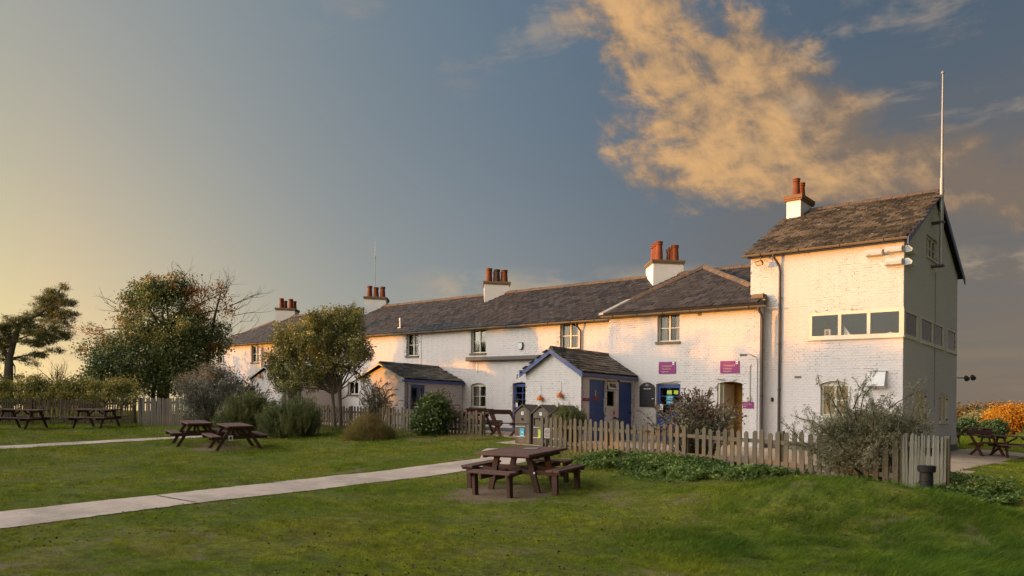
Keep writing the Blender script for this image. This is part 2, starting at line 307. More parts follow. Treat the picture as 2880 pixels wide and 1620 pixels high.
# ------------------------------------------------------------------ helpers: meshes and objects
ROOTLOC = {}
def sh(v): return (v[0], v[1], v[2] - K * v[0])
class MB:
    """collects shapes in world (or building) coordinates, then links them as one mesh object"""
    def __init__(s, tf=None): s.v = []; s.f = []; s.tf = tf
    def add(s, vs, fs):
        n = len(s.v); s.v += [s.tf(*p) if s.tf else tuple(p) for p in vs]; s.f += [tuple(i + n for i in f) for f in fs]; return s
    def box(s, x0, x1, y0, y1, z0, z1):
        return s.add([(x0, y0, z0), (x1, y0, z0), (x1, y1, z0), (x0, y1, z0), (x0, y0, z1), (x1, y0, z1), (x1, y1, z1), (x0, y1, z1)],
                     [(0, 3, 2, 1), (4, 5, 6, 7), (0, 1, 5, 4), (1, 2, 6, 5), (2, 3, 7, 6), (3, 0, 4, 7)])
    def beam(s, p0, p1, w, h, up=(0, 0, 1)):
        a, b = Vector(p0), Vector(p1); d = (b - a).normalized(); side = d.cross(Vector(up))
        if side.length < 1e-4: side = d.cross(Vector((1, 0, 0)))
        side.normalize(); u = side.cross(d).normalized(); side *= w / 2; u *= h / 2
        return s.add([a - side - u, a + side - u, a + side + u, a - side + u, b - side - u, b + side - u, b + side + u, b - side + u],
                     [(0, 3, 2, 1), (4, 5, 6, 7), (0, 1, 5, 4), (1, 2, 6, 5), (2, 3, 7, 6), (3, 0, 4, 7)])
    def tube(s, pts, r, n=8, cap=True):
        pts = [Vector(p) for p in pts]; rs = r if isinstance(r, (list, tuple)) else [r] * len(pts); vs = []; fs = []
        ref = None
        for i, p in enumerate(pts):
            d = (pts[min(i + 1, len(pts) - 1)] - pts[max(i - 1, 0)])
            d = d.normalized() if d.length > 1e-9 else Vector((0, 0, 1))
            if ref is None: ref = d.cross(Vector((0.31, 0.17, 0.93))) if abs(d.z) < .9 else d.cross(Vector((1, 0.1, 0)))
            a = (ref - d * ref.dot(d)).normalized(); b = d.cross(a); ref = a
            vs += [p + (a * math.cos(t) + b * math.sin(t)) * rs[i] for t in [2 * math.pi * k / n for k in range(n)]]
        for i in range(len(pts) - 1):
            for k in range(n): fs.append((i * n + k, i * n + (k + 1) % n, (i + 1) * n + (k + 1) % n, (i + 1) * n + k))
        if cap: fs.append(tuple(range(n - 1, -1, -1))); fs.append(tuple((len(pts) - 1) * n + k for k in range(n)))
        return s.add(vs, fs)
    def lathe(s, c, prof, n=16):
        vs = []; fs = []
        for r, z in prof: vs += [(c[0] + r * math.cos(2 * math.pi * k / n), c[1] + r * math.sin(2 * math.pi * k / n), c[2] + z) for k in range(n)]
        for i in range(len(prof) - 1):
            for k in range(n): fs.append((i * n + k, i * n + (k + 1) % n, (i + 1) * n + (k + 1) % n, (i + 1) * n + k))
        fs.append(tuple(range(n - 1, -1, -1))); fs.append(tuple((len(prof) - 1) * n + k for k in range(n)))
        return s.add(vs, fs)
    def prism(s, poly, off):
        n = len(poly); o = Vector(off); vs = [Vector(p) for p in poly] + [Vector(p) + o for p in poly]
        return s.add(vs, [tuple(range(n - 1, -1, -1)), tuple(range(n, 2 * n))] + [(i, (i + 1) % n, (i + 1) % n + n, i + n) for i in range(n)])
    def quad(s, a, b, c, d): return s.add([a, b, c, d], [(0, 1, 2, 3)])
    def build(s, name, mat, parent=None, shear=False, smooth=False, bevel=0., local=False):
        vs = [sh(v) for v in s.v] if shear else s.v
        o = rootloc(parent) if (parent is not None and not local) else Vector((0, 0, 0))
        me = bpy.data.meshes.new(name)
        me.from_pydata([(v[0] - o[0], v[1] - o[1], v[2] - o[2]) for v in vs], [], s.f)
        bm = bmesh.new(); bm.from_mesh(me)
        bmesh.ops.recalc_face_normals(bm, faces=bm.faces)
        if bevel: bmesh.ops.bevel(bm, geom=list(bm.edges), offset=bevel, segments=2, affect='EDGES', profile=.6)
        bm.to_mesh(me); bm.free()
        if smooth:
            me.polygons.foreach_set('use_smooth', [True] * len(me.polygons))
            if hasattr(me, 'set_sharp_from_angle'): me.set_sharp_from_angle(angle=R(40))
        me.materials.append(MT[mat] if isinstance(mat, str) else mat)
        return link(name, me, parent)
def rootloc(ob):
    while ob.parent is not None: ob = ob.parent
    return ROOTLOC.get(ob.name, Vector(ob.location))
def link(name, me, parent=None, loc=None):
    ob = bpy.data.objects.new(name, me); COL.objects.link(ob)
    if parent is not None: ob.parent = parent
    if loc is not None: ob.location = loc
    return ob
def tag(o, label, cat, group=None):
    o['label'] = label; o['category'] = cat
    if group: o['group'] = group
    return o
def thing(name, loc, label, cat, group=None):
    o = bpy.data.objects.new(name, None); COL.objects.link(o); o.location = loc; o.empty_display_size = .2
    ROOTLOC[o.name] = Vector(loc); return tag(o, label, cat, group)
def struct(o): o['kind'] = 'structure'; return o
def stuff(o): o['kind'] = 'stuff'; return o
def copy_tree(o, parent=None):
    c = o.copy(); COL.objects.link(c); c.parent = parent
    for ch in list(o.children): copy_tree(ch, c)
    return c
def recentre(ob):
    """move a one-mesh thing's origin to its base"""
    me = ob.data; n = len(me.vertices); a = np.empty(n * 3); me.vertices.foreach_get('co', a); a = a.reshape(-1, 3)
    c = np.array([(a[:, 0].min() + a[:, 0].max()) / 2, (a[:, 1].min() + a[:, 1].max()) / 2, a[:, 2].min()])
    me.vertices.foreach_set('co', (a - c).ravel()); ob.location = c; return ob
def np_mesh(name, V, faces_n, mat, parent=None, normals_smooth=False):
    """V (n*faces_n,3): every consecutive faces_n vertices form one face"""
    o = np.array(rootloc(parent)) if parent is not None else np.zeros(3)
    V = np.asarray(V, dtype=np.float32) - o.astype(np.float32); n = len(V); nf = n // faces_n
    me = bpy.data.meshes.new(name); me.vertices.add(n); me.vertices.foreach_set('co', V.ravel())
    me.loops.add(n); me.loops.foreach_set('vertex_index', np.arange(n, dtype=np.int32))
    me.polygons.add(nf); me.polygons.foreach_set('loop_start', np.arange(0, n, faces_n, dtype=np.int32))
    me.update(calc_edges=True); me.materials.append(MT[mat] if isinstance(mat, str) else mat)
    return link(name, me, parent)

# ------------------------------------------------------------------ terrain
_gy = np.array([-60, -22, -15, -12.5, -11.0, -9.5, -8.3, -7.0, -6.0, -5.2, -4, 40.]); _gz = np.array([-.80, -.72, -.70, -.65, -.57, -.44, -.33, -.19, -.08, -.01, 0, 0])
_ys = np.linspace(-60, 40, 2001); _gs = np.convolve(np.pad(np.interp(_ys, _gy, _gz), 20, mode='edge'), np.ones(41) / 41, 'valid')
def sstep(a, b, x): t = np.clip((x - a) / (b - a), 0, 1); return t * t * (3 - 2 * t)
def zt(X, Y):
    X = np.asarray(X, float); Y = np.asarray(Y, float)
    g = np.interp(Y, _ys, _gs) * (1 - .42 * sstep(-15, -28, X))
    z = -K * np.clip(X, -46, 9) + g
    z = z + .56 * np.exp(-(((X - 1.9) / 2.1) ** 2 + ((Y + 10.1) / 1.15) ** 2)) * 1.0
    z = z + .035 * np.sin(X * .55 + .4 * Y) * np.sin(Y * .47 - .3 * X) * sstep(-6.5, -9, Y)
    z = z - .09 * sstep(.3, 2.6, X) * sstep(-7.5, -5, Y)
    r = np.hypot(X - CAM[0], Y - CAM[1])
    return z * (1 - sstep(62, 120, r)) + sstep(62, 120, r) * (-.25)
def ztf(x, y): return float(zt(x, y))
def ground_at(px, py):
    """where the sight line through a photo pixel meets the terrain"""
    d = 3.0
    while d < 120:
        p = survey(px, py, d)
        if p.z < ztf(p.x, p.y): return p
        d += .05
    return survey(px, py, 60)

def M_ground():
    m, nt, p = new_mat('lawn_soil'); g = NG(nt); v = g.coord('World')
    a = g.ramp(g.noise(v, .5, 6, .65), .38, .62); b = g.ramp(g.noise(v, 3.2, 6, .7), .38, .66); c = g.ramp(g.noise(v, 14, 5, .75), .40, .62)
    col = g.mix(a, (.120, .160, .010), (.200, .205, .022)); col = g.mix(g.math('MULTIPLY', b, .6), col, (.082, .090, .022)); col = g.mix(g.math('MULTIPLY', c, .7), col, (.050, .050, .018))
    bare = g.math('MULTIPLY', g.ramp(g.noise(v, .75, 5, .7), .55, .66), g.ramp(g.noise(v, 5, 5, .7), .36, .56))
    col = g.mix(g.math('MULTIPLY', bare, .85), col, (.225, .155, .100))
    for tx, ty, tr in WORN:
        dn = g.N('ShaderNodeVectorMath'); dn.operation = 'DISTANCE'; sx = g.N('ShaderNodeSeparateXYZ'); g.L(v, sx.inputs[0]); cb = g.N('ShaderNodeCombineXYZ'); g.L(sx.outputs[0], cb.inputs[0]); g.L(sx.outputs[1], cb.inputs[1])
        g.L(cb.outputs[0], dn.inputs[0]); dn.inputs[1].default_value = (tx, ty, 0)
        w = g.math('ADD', dn.outputs['Value'], g.math('MULTIPLY', g.noise(v, 2.2, 5, .7), 1.3 * tr)); col = g.mix(g.ramp(w, 1.75 * tr, 1.35 * tr), col, (.205, .140, .095))
    g.L(col, p.inputs['Base Color']); p.inputs['Roughness'].default_value = .9; p.inputs['Specular IOR Level'].default_value = .1
    g.bump(g.noise(v, 30, 6, .75), .8, .03, p); return m
WORN = [(-4.0, -11.9, 1.15), (-16.5, -11.2, .9), (-17.9, -10.6, .8), (-12.6, -6.0, .9)]
MT['ground'] = M_ground()
def M_grass():
    m, nt, p = new_mat('grass_blade'); g = NG(nt); v = g.coord('World')
    a = g.ramp(g.noise(v, .5, 6, .65), .38, .62); b = g.ramp(g.noise(v, 2.6, 5, .7), .40, .62); c = g.ramp(g.noise(v, 8.5, 4, .7), .42, .60)
    col = g.mix(a, (.30, .39, .013), (.50, .49, .03)); col = g.mix(g.math('MULTIPLY', b, .75), col, (.100, .145, .010)); col = g.mix(g.math('MULTIPLY', c, .52), col, (.055, .072, .008))
    dry = g.math('MULTIPLY', g.ramp(g.noise(v, .9, 6, .75), .53, .66), .75)
    col = g.mix(dry, col, (.300, .230, .095)); col = g.mix(g.math('MULTIPLY', g.rand(), .4), col, (.075, .095, .018))
    g.L(col, p.inputs['Base Color']); p.inputs['Roughness'].default_value = .7; p.inputs['Specular IOR Level'].default_value = .06
    t = g.N('ShaderNodeBsdfTranslucent'); g.L(col, t.inputs[0]); mx = g.N('ShaderNodeMixShader'); mx.inputs[0].default_value = .3
    g.L(p.outputs[0], mx.inputs[1]); g.L(t.outputs[0], mx.inputs[2]); g.L(mx.outputs[0], nt.nodes['Material Output'].inputs[0]); return m
MT['grass'] = M_grass()
def M_gravel(name, a, b, c):
    m, nt, p = new_mat(name); g = NG(nt); v = g.coord('World')
    vo = g.N('ShaderNodeTexVoronoi'); g.L(v, vo.inputs['Vector']); vo.inputs['Scale'].default_value = 70
    r = g.N('ShaderNodeSeparateColor'); g.L(vo.outputs['Color'], r.inputs[0])
    col = g.mix(r.outputs[0], a, b); col = g.mix(g.ramp(g.noise(v, .9, 6, .7), .42, .66), col, tuple(x * .72 for x in c)); col = g.mix(g.math('MULTIPLY', g.ramp(g.noise(v, .35, 5, .7), .5, .66), .5), col, tuple(x * .62 for x in c))
    col = g.mix(g.math('MULTIPLY', g.ramp(g.noise(v, 7, 5, .7), .55, .72), .35), col, (.12, .10, .07))
    g.L(col, p.inputs['Base Color']); p.inputs['Roughness'].default_value = .85; p.inputs['Specular IOR Level'].default_value = .2
    g.bump(vo.outputs['Distance'], .6, .01, p); return m
MT['path'] = M_gravel('bonded_gravel', (.68, .53, .43), (.55, .42, .335), (.60, .47, .38))
MT['patio'] = M_gravel('sandy_gravel', (.60, .43, .29), (.44, .31, .21), (.53, .38, .255))

def grid_mesh(xs, ys, zoff, keep=None):
    XX, YY = np.meshgrid(xs, ys); ZZ = zt(XX, YY) + zoff; n = len(xs)
    V = np.stack([XX, YY, ZZ], -1).reshape(-1, 3).tolist(); fs = []
    for j in range(len(ys) - 1):
        for i in range(n - 1):
            if keep is None or keep((xs[i] + xs[i + 1]) / 2, (ys[j] + ys[j + 1]) / 2): fs.append((j * n + i, j * n + i + 1, (j + 1) * n + i + 1, (j + 1) * n + i))
    mb = MB(); mb.v = [tuple(v) for v in V]; mb.f = fs; return mb
def axis(lo, hi, c, fine, n):
    a = [c]; s = fine
    while a[-1] < hi: a.append(a[-1] + s); s *= 1.0 if a[-1] - c < n else 1.35
    b = [c]; s = fine
    while b[-1] > lo: b.append(b[-1] - s); s *= 1.0 if c - b[-1] < n else 1.35
    return np.array(sorted(set(b + a)))
gx = axis(-900, 900, -10, .45, 34); gy = axis(-900, 900, -8, .35, 16)
struct(grid_mesh(gx, gy, 0.0).build('lawn', 'ground', smooth=True))

# paths: centre lines of measured edge pixels dropped onto the terrain
def strip(name, up_edge, low_edge, mat, zoff, n=420):
    def edge(pts):
        P = [ground_at(*p) for p in pts]; d = [0]
        for a, b in zip(P, P[1:]): d.append(d[-1] + (b - a).length)
        t = np.linspace(0, d[-1], n); x_, y_ = np.interp(t, d, [p.x for p in P]), np.interp(t, d, [p.y for p in P]); rr = np.random.default_rng(len(pts) + int(d[-1] * 10)); j = np.interp(t, np.arange(0, d[-1] + .3, .12), rr.normal(size=len(np.arange(0, d[-1] + .3, .12))) * .016) + np.interp(t, np.arange(0, d[-1] + 1, .7), rr.normal(size=len(np.arange(0, d[-1] + 1, .7))) * .022); return x_ + j * .5, y_ + j
    ax, ay = edge(up_edge); bx, by = edge(low_edge); V = []; f = []; m = 7
    for i in range(n):
        for j in range(m):
            t = j / (m - 1); x = ax[i] * (1 - t) + bx[i] * t; y = ay[i] * (1 - t) + by[i] * t
            V.append((x, y, ztf(x, y) + zoff))
    for i in range(n - 1):
        for j in range(m - 1): f.append((i * m + j, i * m + j + 1, (i + 1) * m + j + 1, (i + 1) * m + j))
    mb = MB(); mb.v = V; mb.f = f; o = struct(mb.build(name, mat)); return o, (ax, ay, bx, by)
path_o, PATH1 = strip('garden_path', [(-160, 1466), (0, 1442), (223, 1417), (447, 1394), (700, 1366), (950, 1338), (1150, 1316), (1290, 1298), (1345, 1291), (1352, 1272), (1370, 1262)],
                      [(-160, 1512), (0, 1490), (300, 1450), (548, 1417), (800, 1389), (1050, 1358), (1308, 1325), (1440, 1308), (1505, 1296), (1500, 1278), (1478, 1264)], 'path', .012)
path_2, PATH2 = strip('side_path', [(-120, 1265), (0, 1255), (150, 1247), (300, 1239), (470, 1230), (600, 1224)], [(-120, 1277), (0, 1264.5), (150, 1255), (300, 1246), (470, 1236), (600, 1229)], 'path', .012, 200)
# the dark expansion joint across the near path
ja, jb = ground_at(440, 1396), ground_at(552, 1416)
mb = MB(); d_ = (jb - ja).normalized() ; w_ = Vector((-d_.y, d_.x, 0)) * .018; nj = 14; V = []
for i in range(nj):
    p = ja.lerp(jb, i / (nj - 1)) + w_ * .5 * math.sin(i * 2.1)
    V += [(p.x - w_.x, p.y - w_.y, ztf(p.x, p.y) + .019), (p.x + w_.x, p.y + w_.y, ztf(p.x, p.y) + .019)]
mb.v = V; mb.f = [(2 * i, 2 * i + 1, 2 * i + 3, 2 * i + 2) for i in range(nj - 1)]
jo = mb.build('expansion_joint', M_plain('joint_soil', (.075, .062, .045), (.05, .045, .03)), None); jo.parent = path_o

# patio in front of the building and round the tower's end
FENCE_R = [(-6.6, -6.55), (-2.0, -7.0), (1.55, -7.5)]
def patio_keep(x, y):
    if y > 0.6 and x < 0.0: return False
    if x < 0.0: return y > -5.9 - .10 * max(0, x + 7)  if x > -9.6 else y > -4.3
    lo = -7.0 if x < 1.6 else -6.6; return lo < y < 9.2 and x < 2.05 + .12 * math.sin(y * 1.3)
struct(grid_mesh(np.arange(-40, 9.01, .3), np.arange(-8.1, 13, .3), .008, patio_keep).build('patio', 'patio', smooth=True))

# ------------------------------------------------------------------ grass
def in_strip(x, y, S, grow=0.):
    ax, ay, bx, by = S; P = np.concatenate([np.stack([ax, ay], 1), np.stack([bx, by], 1)[::-1]]); x = np.asarray(x); ins = np.zeros(x.shape, bool); n = len(P)
    for i in range(0, n):
        x1, y1 = P[i]; x2, y2 = P[i - 1]
        c = ((y1 > y) != (y2 > y)); ins ^= c & (x < (x2 - x1) * (y - y1) / (y2 - y1 + 1e-12) + x1)
    return ins
_pk = np.vectorize(patio_keep)
def scatter(n, d0, d1, pw, spread=.74):
    u = rng.random(n); d = (d0 ** (1 - pw) + u * (d1 ** (1 - pw) - d0 ** (1 - pw))) ** (1 / (1 - pw))
    t = (rng.random(n) * 2 - 1) * spread; X = CAM[0] + RGT.x * t * d + FWD.x * d; Y = CAM[1] + RGT.y * t * d + FWD.y * d
    return X, Y, d
def lawn_ok(X, Y):
    X = X + rng.normal(size=X.shape) * .022; Y = Y + rng.normal(size=Y.shape) * .022
    ok = ~in_strip(X, Y, PATH1) & ~in_strip(X, Y, PATH2) & ~_pk(X, Y)
    ok &= ~((X < 0.1) & (X > -41) & (Y > -.4) & (Y < 7.5)); return ok
def vnoise(X, Y, s, seed):
    """cheap smooth value noise"""
    rr = np.random.default_rng(seed).random((64, 64)); x = X * s; y = Y * s; i = np.floor(x).astype(int); j = np.floor(y).astype(int); fx = x - i; fy = y - j
    fx = fx * fx * (3 - 2 * fx); fy = fy * fy * (3 - 2 * fy); g = lambda a, b: rr[a % 64, b % 64]
    return (g(i, j) * (1 - fx) + g(i + 1, j) * fx) * (1 - fy) + (g(i, j + 1) * (1 - fx) + g(i + 1, j + 1) * fx) * fy
TABLE_SPOTS = []
def build_grass(n):
    X, Y, d = scatter(n, 6.5, 60, 1.25)
    ok = lawn_ok(X, Y)
    nz = .38 * vnoise(X, Y, .9, 1) + .22 * vnoise(X, Y, 3.1, 2) + .40 * vnoise(X, Y, 8., 3)
    ok &= rng.random(n) < np.clip(2.1 - 2.7 * nz, .10, 1)
    for tx, ty, tr in TABLE_SPOTS:
        ok &= ~((np.hypot(X - tx, Y - ty) < tr) & (rng.random(n) < .8))
    X, Y, d, nz = X[ok], Y[ok], d[ok], nz[ok]; n = len(X); Z = zt(X, Y)
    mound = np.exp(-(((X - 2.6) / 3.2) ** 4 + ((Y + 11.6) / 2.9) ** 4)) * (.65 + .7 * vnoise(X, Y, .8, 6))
    hgt = (.020 + .026 * rng.random(n)) * np.clip(2.3 - 2.7 * nz, .35, 2.2) * (1 + 1.6 * mound) * np.clip(d / 16, .8, 2.2); wid = (.0034 + .003 * rng.random(n)) * np.clip(d / 9, .8, 6)
    a = rng.random(n) * 6.283; lean = hgt * (.5 + 1.1 * rng.random(n)); b = rng.random(n) * 6.283
    wx, wy = np.cos(a) * wid / 2, np.sin(a) * wid / 2
    lx = np.cos(b) * lean + mound * hgt * .9; ly = np.sin(b) * lean - mound * hgt * .5
    V = np.empty((n, 3, 3), np.float32)
    V[:, 0] = np.stack([X - wx, Y - wy, Z - .004], 1); V[:, 1] = np.stack([X + wx, Y + wy, Z - .004], 1); V[:, 2] = np.stack([X + lx, Y + ly, Z + hgt], 1)
    lush_shade = rng.random(n) < mound * .95  # longer blades on the mound take the shade-darkened green
    o = np_mesh('rough_shaded_grass', V[lush_shade].reshape(-1, 3), 3, 'lush_shade'); tag(o, 'longer grass, green darkened for shade, over the mound in front of the fence', 'grass'); stuff(o)
    o = np_mesh('grass', V[~lush_shade].reshape(-1, 3), 3, 'grass'); tag(o, 'short green mown grass with worn brown patches across the lawn', 'grass'); return stuff(o)

# ------------------------------------------------------------------ building kit
def face_y(Y0): return lambda a, b, z: (a, Y0 - b, z)          # wall facing -Y: a = X, b = outwards
def face_x(X0): return lambda a, b, z: (X0 + b, a, z)          # wall facing +X: a = Y
def arc_pts(a0, a1, zs, rise, n=10):
    c = (a1 - a0) / 2; r = (c * c + rise * rise) / (2 * rise); zc = zs + rise - r
    return [((a0 + a1) / 2 + r * math.sin(t), zc + r * math.cos(t)) for t in np.linspace(-math.asin(c / r), math.asin(c / r), n)]
def wall_mb(tf, a0, a1, z0, z1, ops, t=.25, mb=None):
    mb = mb or MB(tf); mb.tf = tf
    xs = sorted({a0, a1, *[min(max(o[0], a0), a1) for o in ops], *[min(max(o[1], a0), a1) for o in ops]})
    for xa, xb in zip(xs, xs[1:]):
        mid = (xa + xb) / 2; col = sorted([(o[2], o[3] + (o[4] if len(o) > 4 else 0)) for o in ops if o[0] < mid < o[1]]); z = z0
        for za, zb in col:
            if za > z + 1e-4: mb.box(xa, xb, -t, 0, z, za)
            z = zb
        if z < z1 - 1e-4: mb.box(xa, xb, -t, 0, z, z1)
    for o in ops:
        if len(o) > 4 and o[4] > 0:
            A = arc_pts(o[0], o[1], o[3], o[4]); top = o[3] + o[4]; h = len(A) // 2
            for seg in (A[:h + 1], A[h:]):
                corner = (seg[0][0], top) if seg is not A and seg[0] == A[0] else (seg[-1][0], top)
                poly = [(p[0], 0, p[1]) for p in seg] + [(corner[0], 0, corner[1])]
                n = len(poly); vs = poly + [(p[0], -t, p[2]) for p in poly]
                mb.add(vs, [tuple(range(n)), tuple(range(2 * n - 1, n - 1, -1))] + [(i, (i + 1) % n, (i + 1) % n + n, i + n) for i in range(n)])
    return mb
BRICK_ME = {}
def bricks(wallpart, axisname, pos, a0, a1, z0, z1, ops, nind=0, inside=None, seed=1):
    """painted Flemish-bond bricks standing proud of the joints; the nearest ones are pieces of their own"""
    rd = random.Random(seed); tf = face_y(pos) if axisname == 'y' else face_x(pos); L = []
    nrow = int((z1 - z0) / .075)
    for r in range(nrow):
        z = z0 + r * .075; a = a0 + (0 if r % 2 else -.165); k = r % 2
        while a < a1:
            ln = .215 if k % 2 == 0 else .1025; b0, b1 = max(a, a0 + .004), min(a + ln, a1 - .004); k += 1; a += ln + .010
            if b1 - b0 < .05: continue
            if any(b1 > o[0] - .01 and b0 < o[1] + .01 and z + .066 > o[2] - .01 and z < o[3] + (o[4] if len(o) > 4 else 0) + .015 for o in ops): continue
            if inside and not (inside(b0, z + .07) and inside(b1, z + .07)): continue
            L.append((b0, b1, z + .005, z + .070, rd.uniform(.0035, .0075), abs(b1 - b0 - .215) < .002))
    root = rootloc(wallpart)
    camp = Vector(CAM)
    L.sort(key=lambda q: ((Vector(sh(tf((q[0] + q[1]) / 2, 0, (q[2] + q[3]) / 2))) - camp).length))
    ind = [q for q in L if q[5]][:nind]; inds = set(map(id, ind)); mb = MB(tf)
    for q in L:
        if id(q) in inds: continue
        x0, x1, za, zb, b, _ = q; e = .004
        mb.add([(x0, 0, za), (x1, 0, za), (x1, 0, zb), (x0, 0, zb), (x0 + e, b, za + e), (x1 - e, b, za + e), (x1 - e, b, zb - e), (x0 + e, b, zb - e)],
               [(4, 5, 6, 7), (0, 1, 5, 4), (1, 2, 6, 5), (2, 3, 7, 6), (3, 0, 4, 7)])
    if mb.v: stuff(mb.build('brickwork', 'white', wallpart, shear=True))
    if ind:
        if axisname not in BRICK_ME:
            m = MB(face_y(0) if axisname == 'y' else face_x(0)); e = .004; x = .1075; h = .0325
            m.add([(-x, -.03, -h), (x, -.03, -h), (x, -.03, h), (-x, -.03, h), (-x, 0, -h), (x, 0, -h), (x, 0, h), (-x, 0, h), (-x + e, .006, -h + e), (x - e, .006, -h + e), (x - e, .006, h - e), (-x + e, .006, h - e)],
                  [(8, 9, 10, 11), (4, 5, 9, 8), (5, 6, 10, 9), (6, 7, 11, 10), (7, 4, 8, 11), (0, 1, 5, 4), (1, 2, 6, 5), (2, 3, 7, 6), (3, 0, 4, 7), (3, 2, 1, 0)])
            me = bpy.data.meshes.new('brick'); me.from_pydata(m.v, [], m.f); me.materials.append(MT['white']); BRICK_ME[axisname] = me
        for x0, x1, za, zb, b, _ in ind:
            p = Vector(sh(tf((x0 + x1) / 2, b - .006, (za + zb) / 2))) - root; link('brick', BRICK_ME[axisname], wallpart, p)
SLATE_ME = {}
def slates(roof, O, A, B, poly, w, e, mat, nind=0, seed=3, lift=.012):
    """overlapping slates on the plane O + u*(A-O)^ + v*(B-O)^; poly in (u, v) metres; O, A, B in building coordinates"""
    rd = random.Random(seed); O, A, B = (Vector(sh(p)) for p in (O, A, B)); U = (A - O).normalized(); Vv = B - O; Vv = (Vv - U * Vv.dot(U)).normalized(); Nn = U.cross(Vv)
    if Nn.z < 0: Nn = -Nn
    def inside(u, v):
        c = False; n = len(poly)
        for i in range(n):
            (x1, y1), (x2, y2) = poly[i], poly[i - 1]
            if (y1 > v) != (y2 > v) and u < (x2 - x1) * (v - y1) / (y2 - y1) + x1: c = not c
        return c
    u0, u1 = min(p[0] for p in poly), max(p[0] for p in poly); v0, v1 = min(p[1] for p in poly), max(p[1] for p in poly); L = []
    for r in range(int((v1 - v0) / e) + 1):
        v = v0 + r * e; u = u0 - (w / 2 if r % 2 else 0)
        while u < u1:
            if inside(u + w / 2, v + e * .5): L.append((u + rd.uniform(-.006, .006), v + rd.uniform(-.007, .007), rd.uniform(-.004, .006), rd.randrange(4)))
            u += w
    camp = Vector(CAM); L.sort(key=lambda q: (O + U * q[0] + Vv * q[1] - camp).length)
    def shape(k, w, e):
        g = .012 + .006 * (k % 2); ln = e * 1.12; h = w / 2 - g / 2; t = .020 + .006 * (k // 2); j = (.004, -.004, .007, 0)[k]
        return [(-h, 0 + j, 0), (h, 0 - j, 0), (h, ln, -.008), (-h, ln, -.008), (-h, 0 + j, t), (h, 0 - j, t), (h, ln, -.008 + t * .6), (-h, ln, -.008 + t * .6)]
    FC = [(0, 3, 2, 1), (4, 5, 6, 7), (0, 1, 5, 4), (1, 2, 6, 5), (2, 3, 7, 6), (3, 0, 4, 7)]
    Rm = Matrix((U, Vv, Nn)).transposed(); root = rootloc(roof); mb = MB()
    for i, (u, v, n, k) in enumerate(L):
        c = O + U * (u + w / 2) + Vv * v + Nn * (lift + n)
        if i < nind:
            key = (w, e, k, mat)
            if key not in SLATE_ME:
                me = bpy.data.meshes.new('slate'); me.from_pydata(shape(k, w, e), [], FC); me.materials.append(MT[mat]); SLATE_ME[key] = me
            ob = link('slate', SLATE_ME[key], roof); ob.matrix_local = Matrix.Translation(c - root) @ Rm.to_4x4()
        else: mb.add([c + Rm @ Vector(p) for p in shape(k, w, e)], FC)
    if mb.v: stuff(mb.build('slate_courses', mat, roof))
RT_ME = {}
def ridge_tiles(roof, P, Q, mat='ridge', ln=.46, r=.13, drop=.09):
    """a run of angled ridge tiles from P to Q (building coordinates), each a piece"""
    P, Q = Vector(sh(P)), Vector(sh(Q)); D = (Q - P); n = max(1, round(D.length / ln)); d = D.normalized(); side = d.cross(Vector((0, 0, 1))).normalized(); up = side.cross(d).normalized()
    key = (round(D.length / n, 3), mat, r)
    if key not in RT_ME:
        h = D.length / n / 2 - .006; m = MB(); pr = [(-r, -drop), (-r * .45, -drop * .12), (0, .03), (r * .45, -drop * .12), (r, -drop)]
        o = [(-h, x, z) for x, z in pr] + [(h, x, z) for x, z in pr]; i_ = [(-h, x * .9, z - .022) for x, z in pr] + [(h, x * .9, z - .022) for x, z in pr]
        m.add(o + i_, [(k, k + 1, k + 6, k + 5) for k in range(4)] + [(10 + k + 1, 10 + k, 10 + k + 5, 10 + k + 6) for k in range(4)] + [(k, k + 10, k + 11, k + 1) for k in range(4)] + [(5 + k, 6 + k, 16 + k, 15 + k) for k in range(4)] + [(0, 5, 15, 10), (4, 14, 19, 9)])
        me = bpy.data.meshes.new('ridge_tile'); me.from_pydata(m.v, [], m.f); me.materials.append(MT[mat]); RT_ME[key] = me
    Rm = Matrix((d, side, up)).transposed().to_4x4(); root = rootloc(roof)
    for i in range(n):
        ob = link('ridge_tile', RT_ME[key], roof); ob.matrix_local = Matrix.Translation(P + d * (D.length * (i + .5) / n) + up * random.uniform(-.006, .008) - root) @ Rm
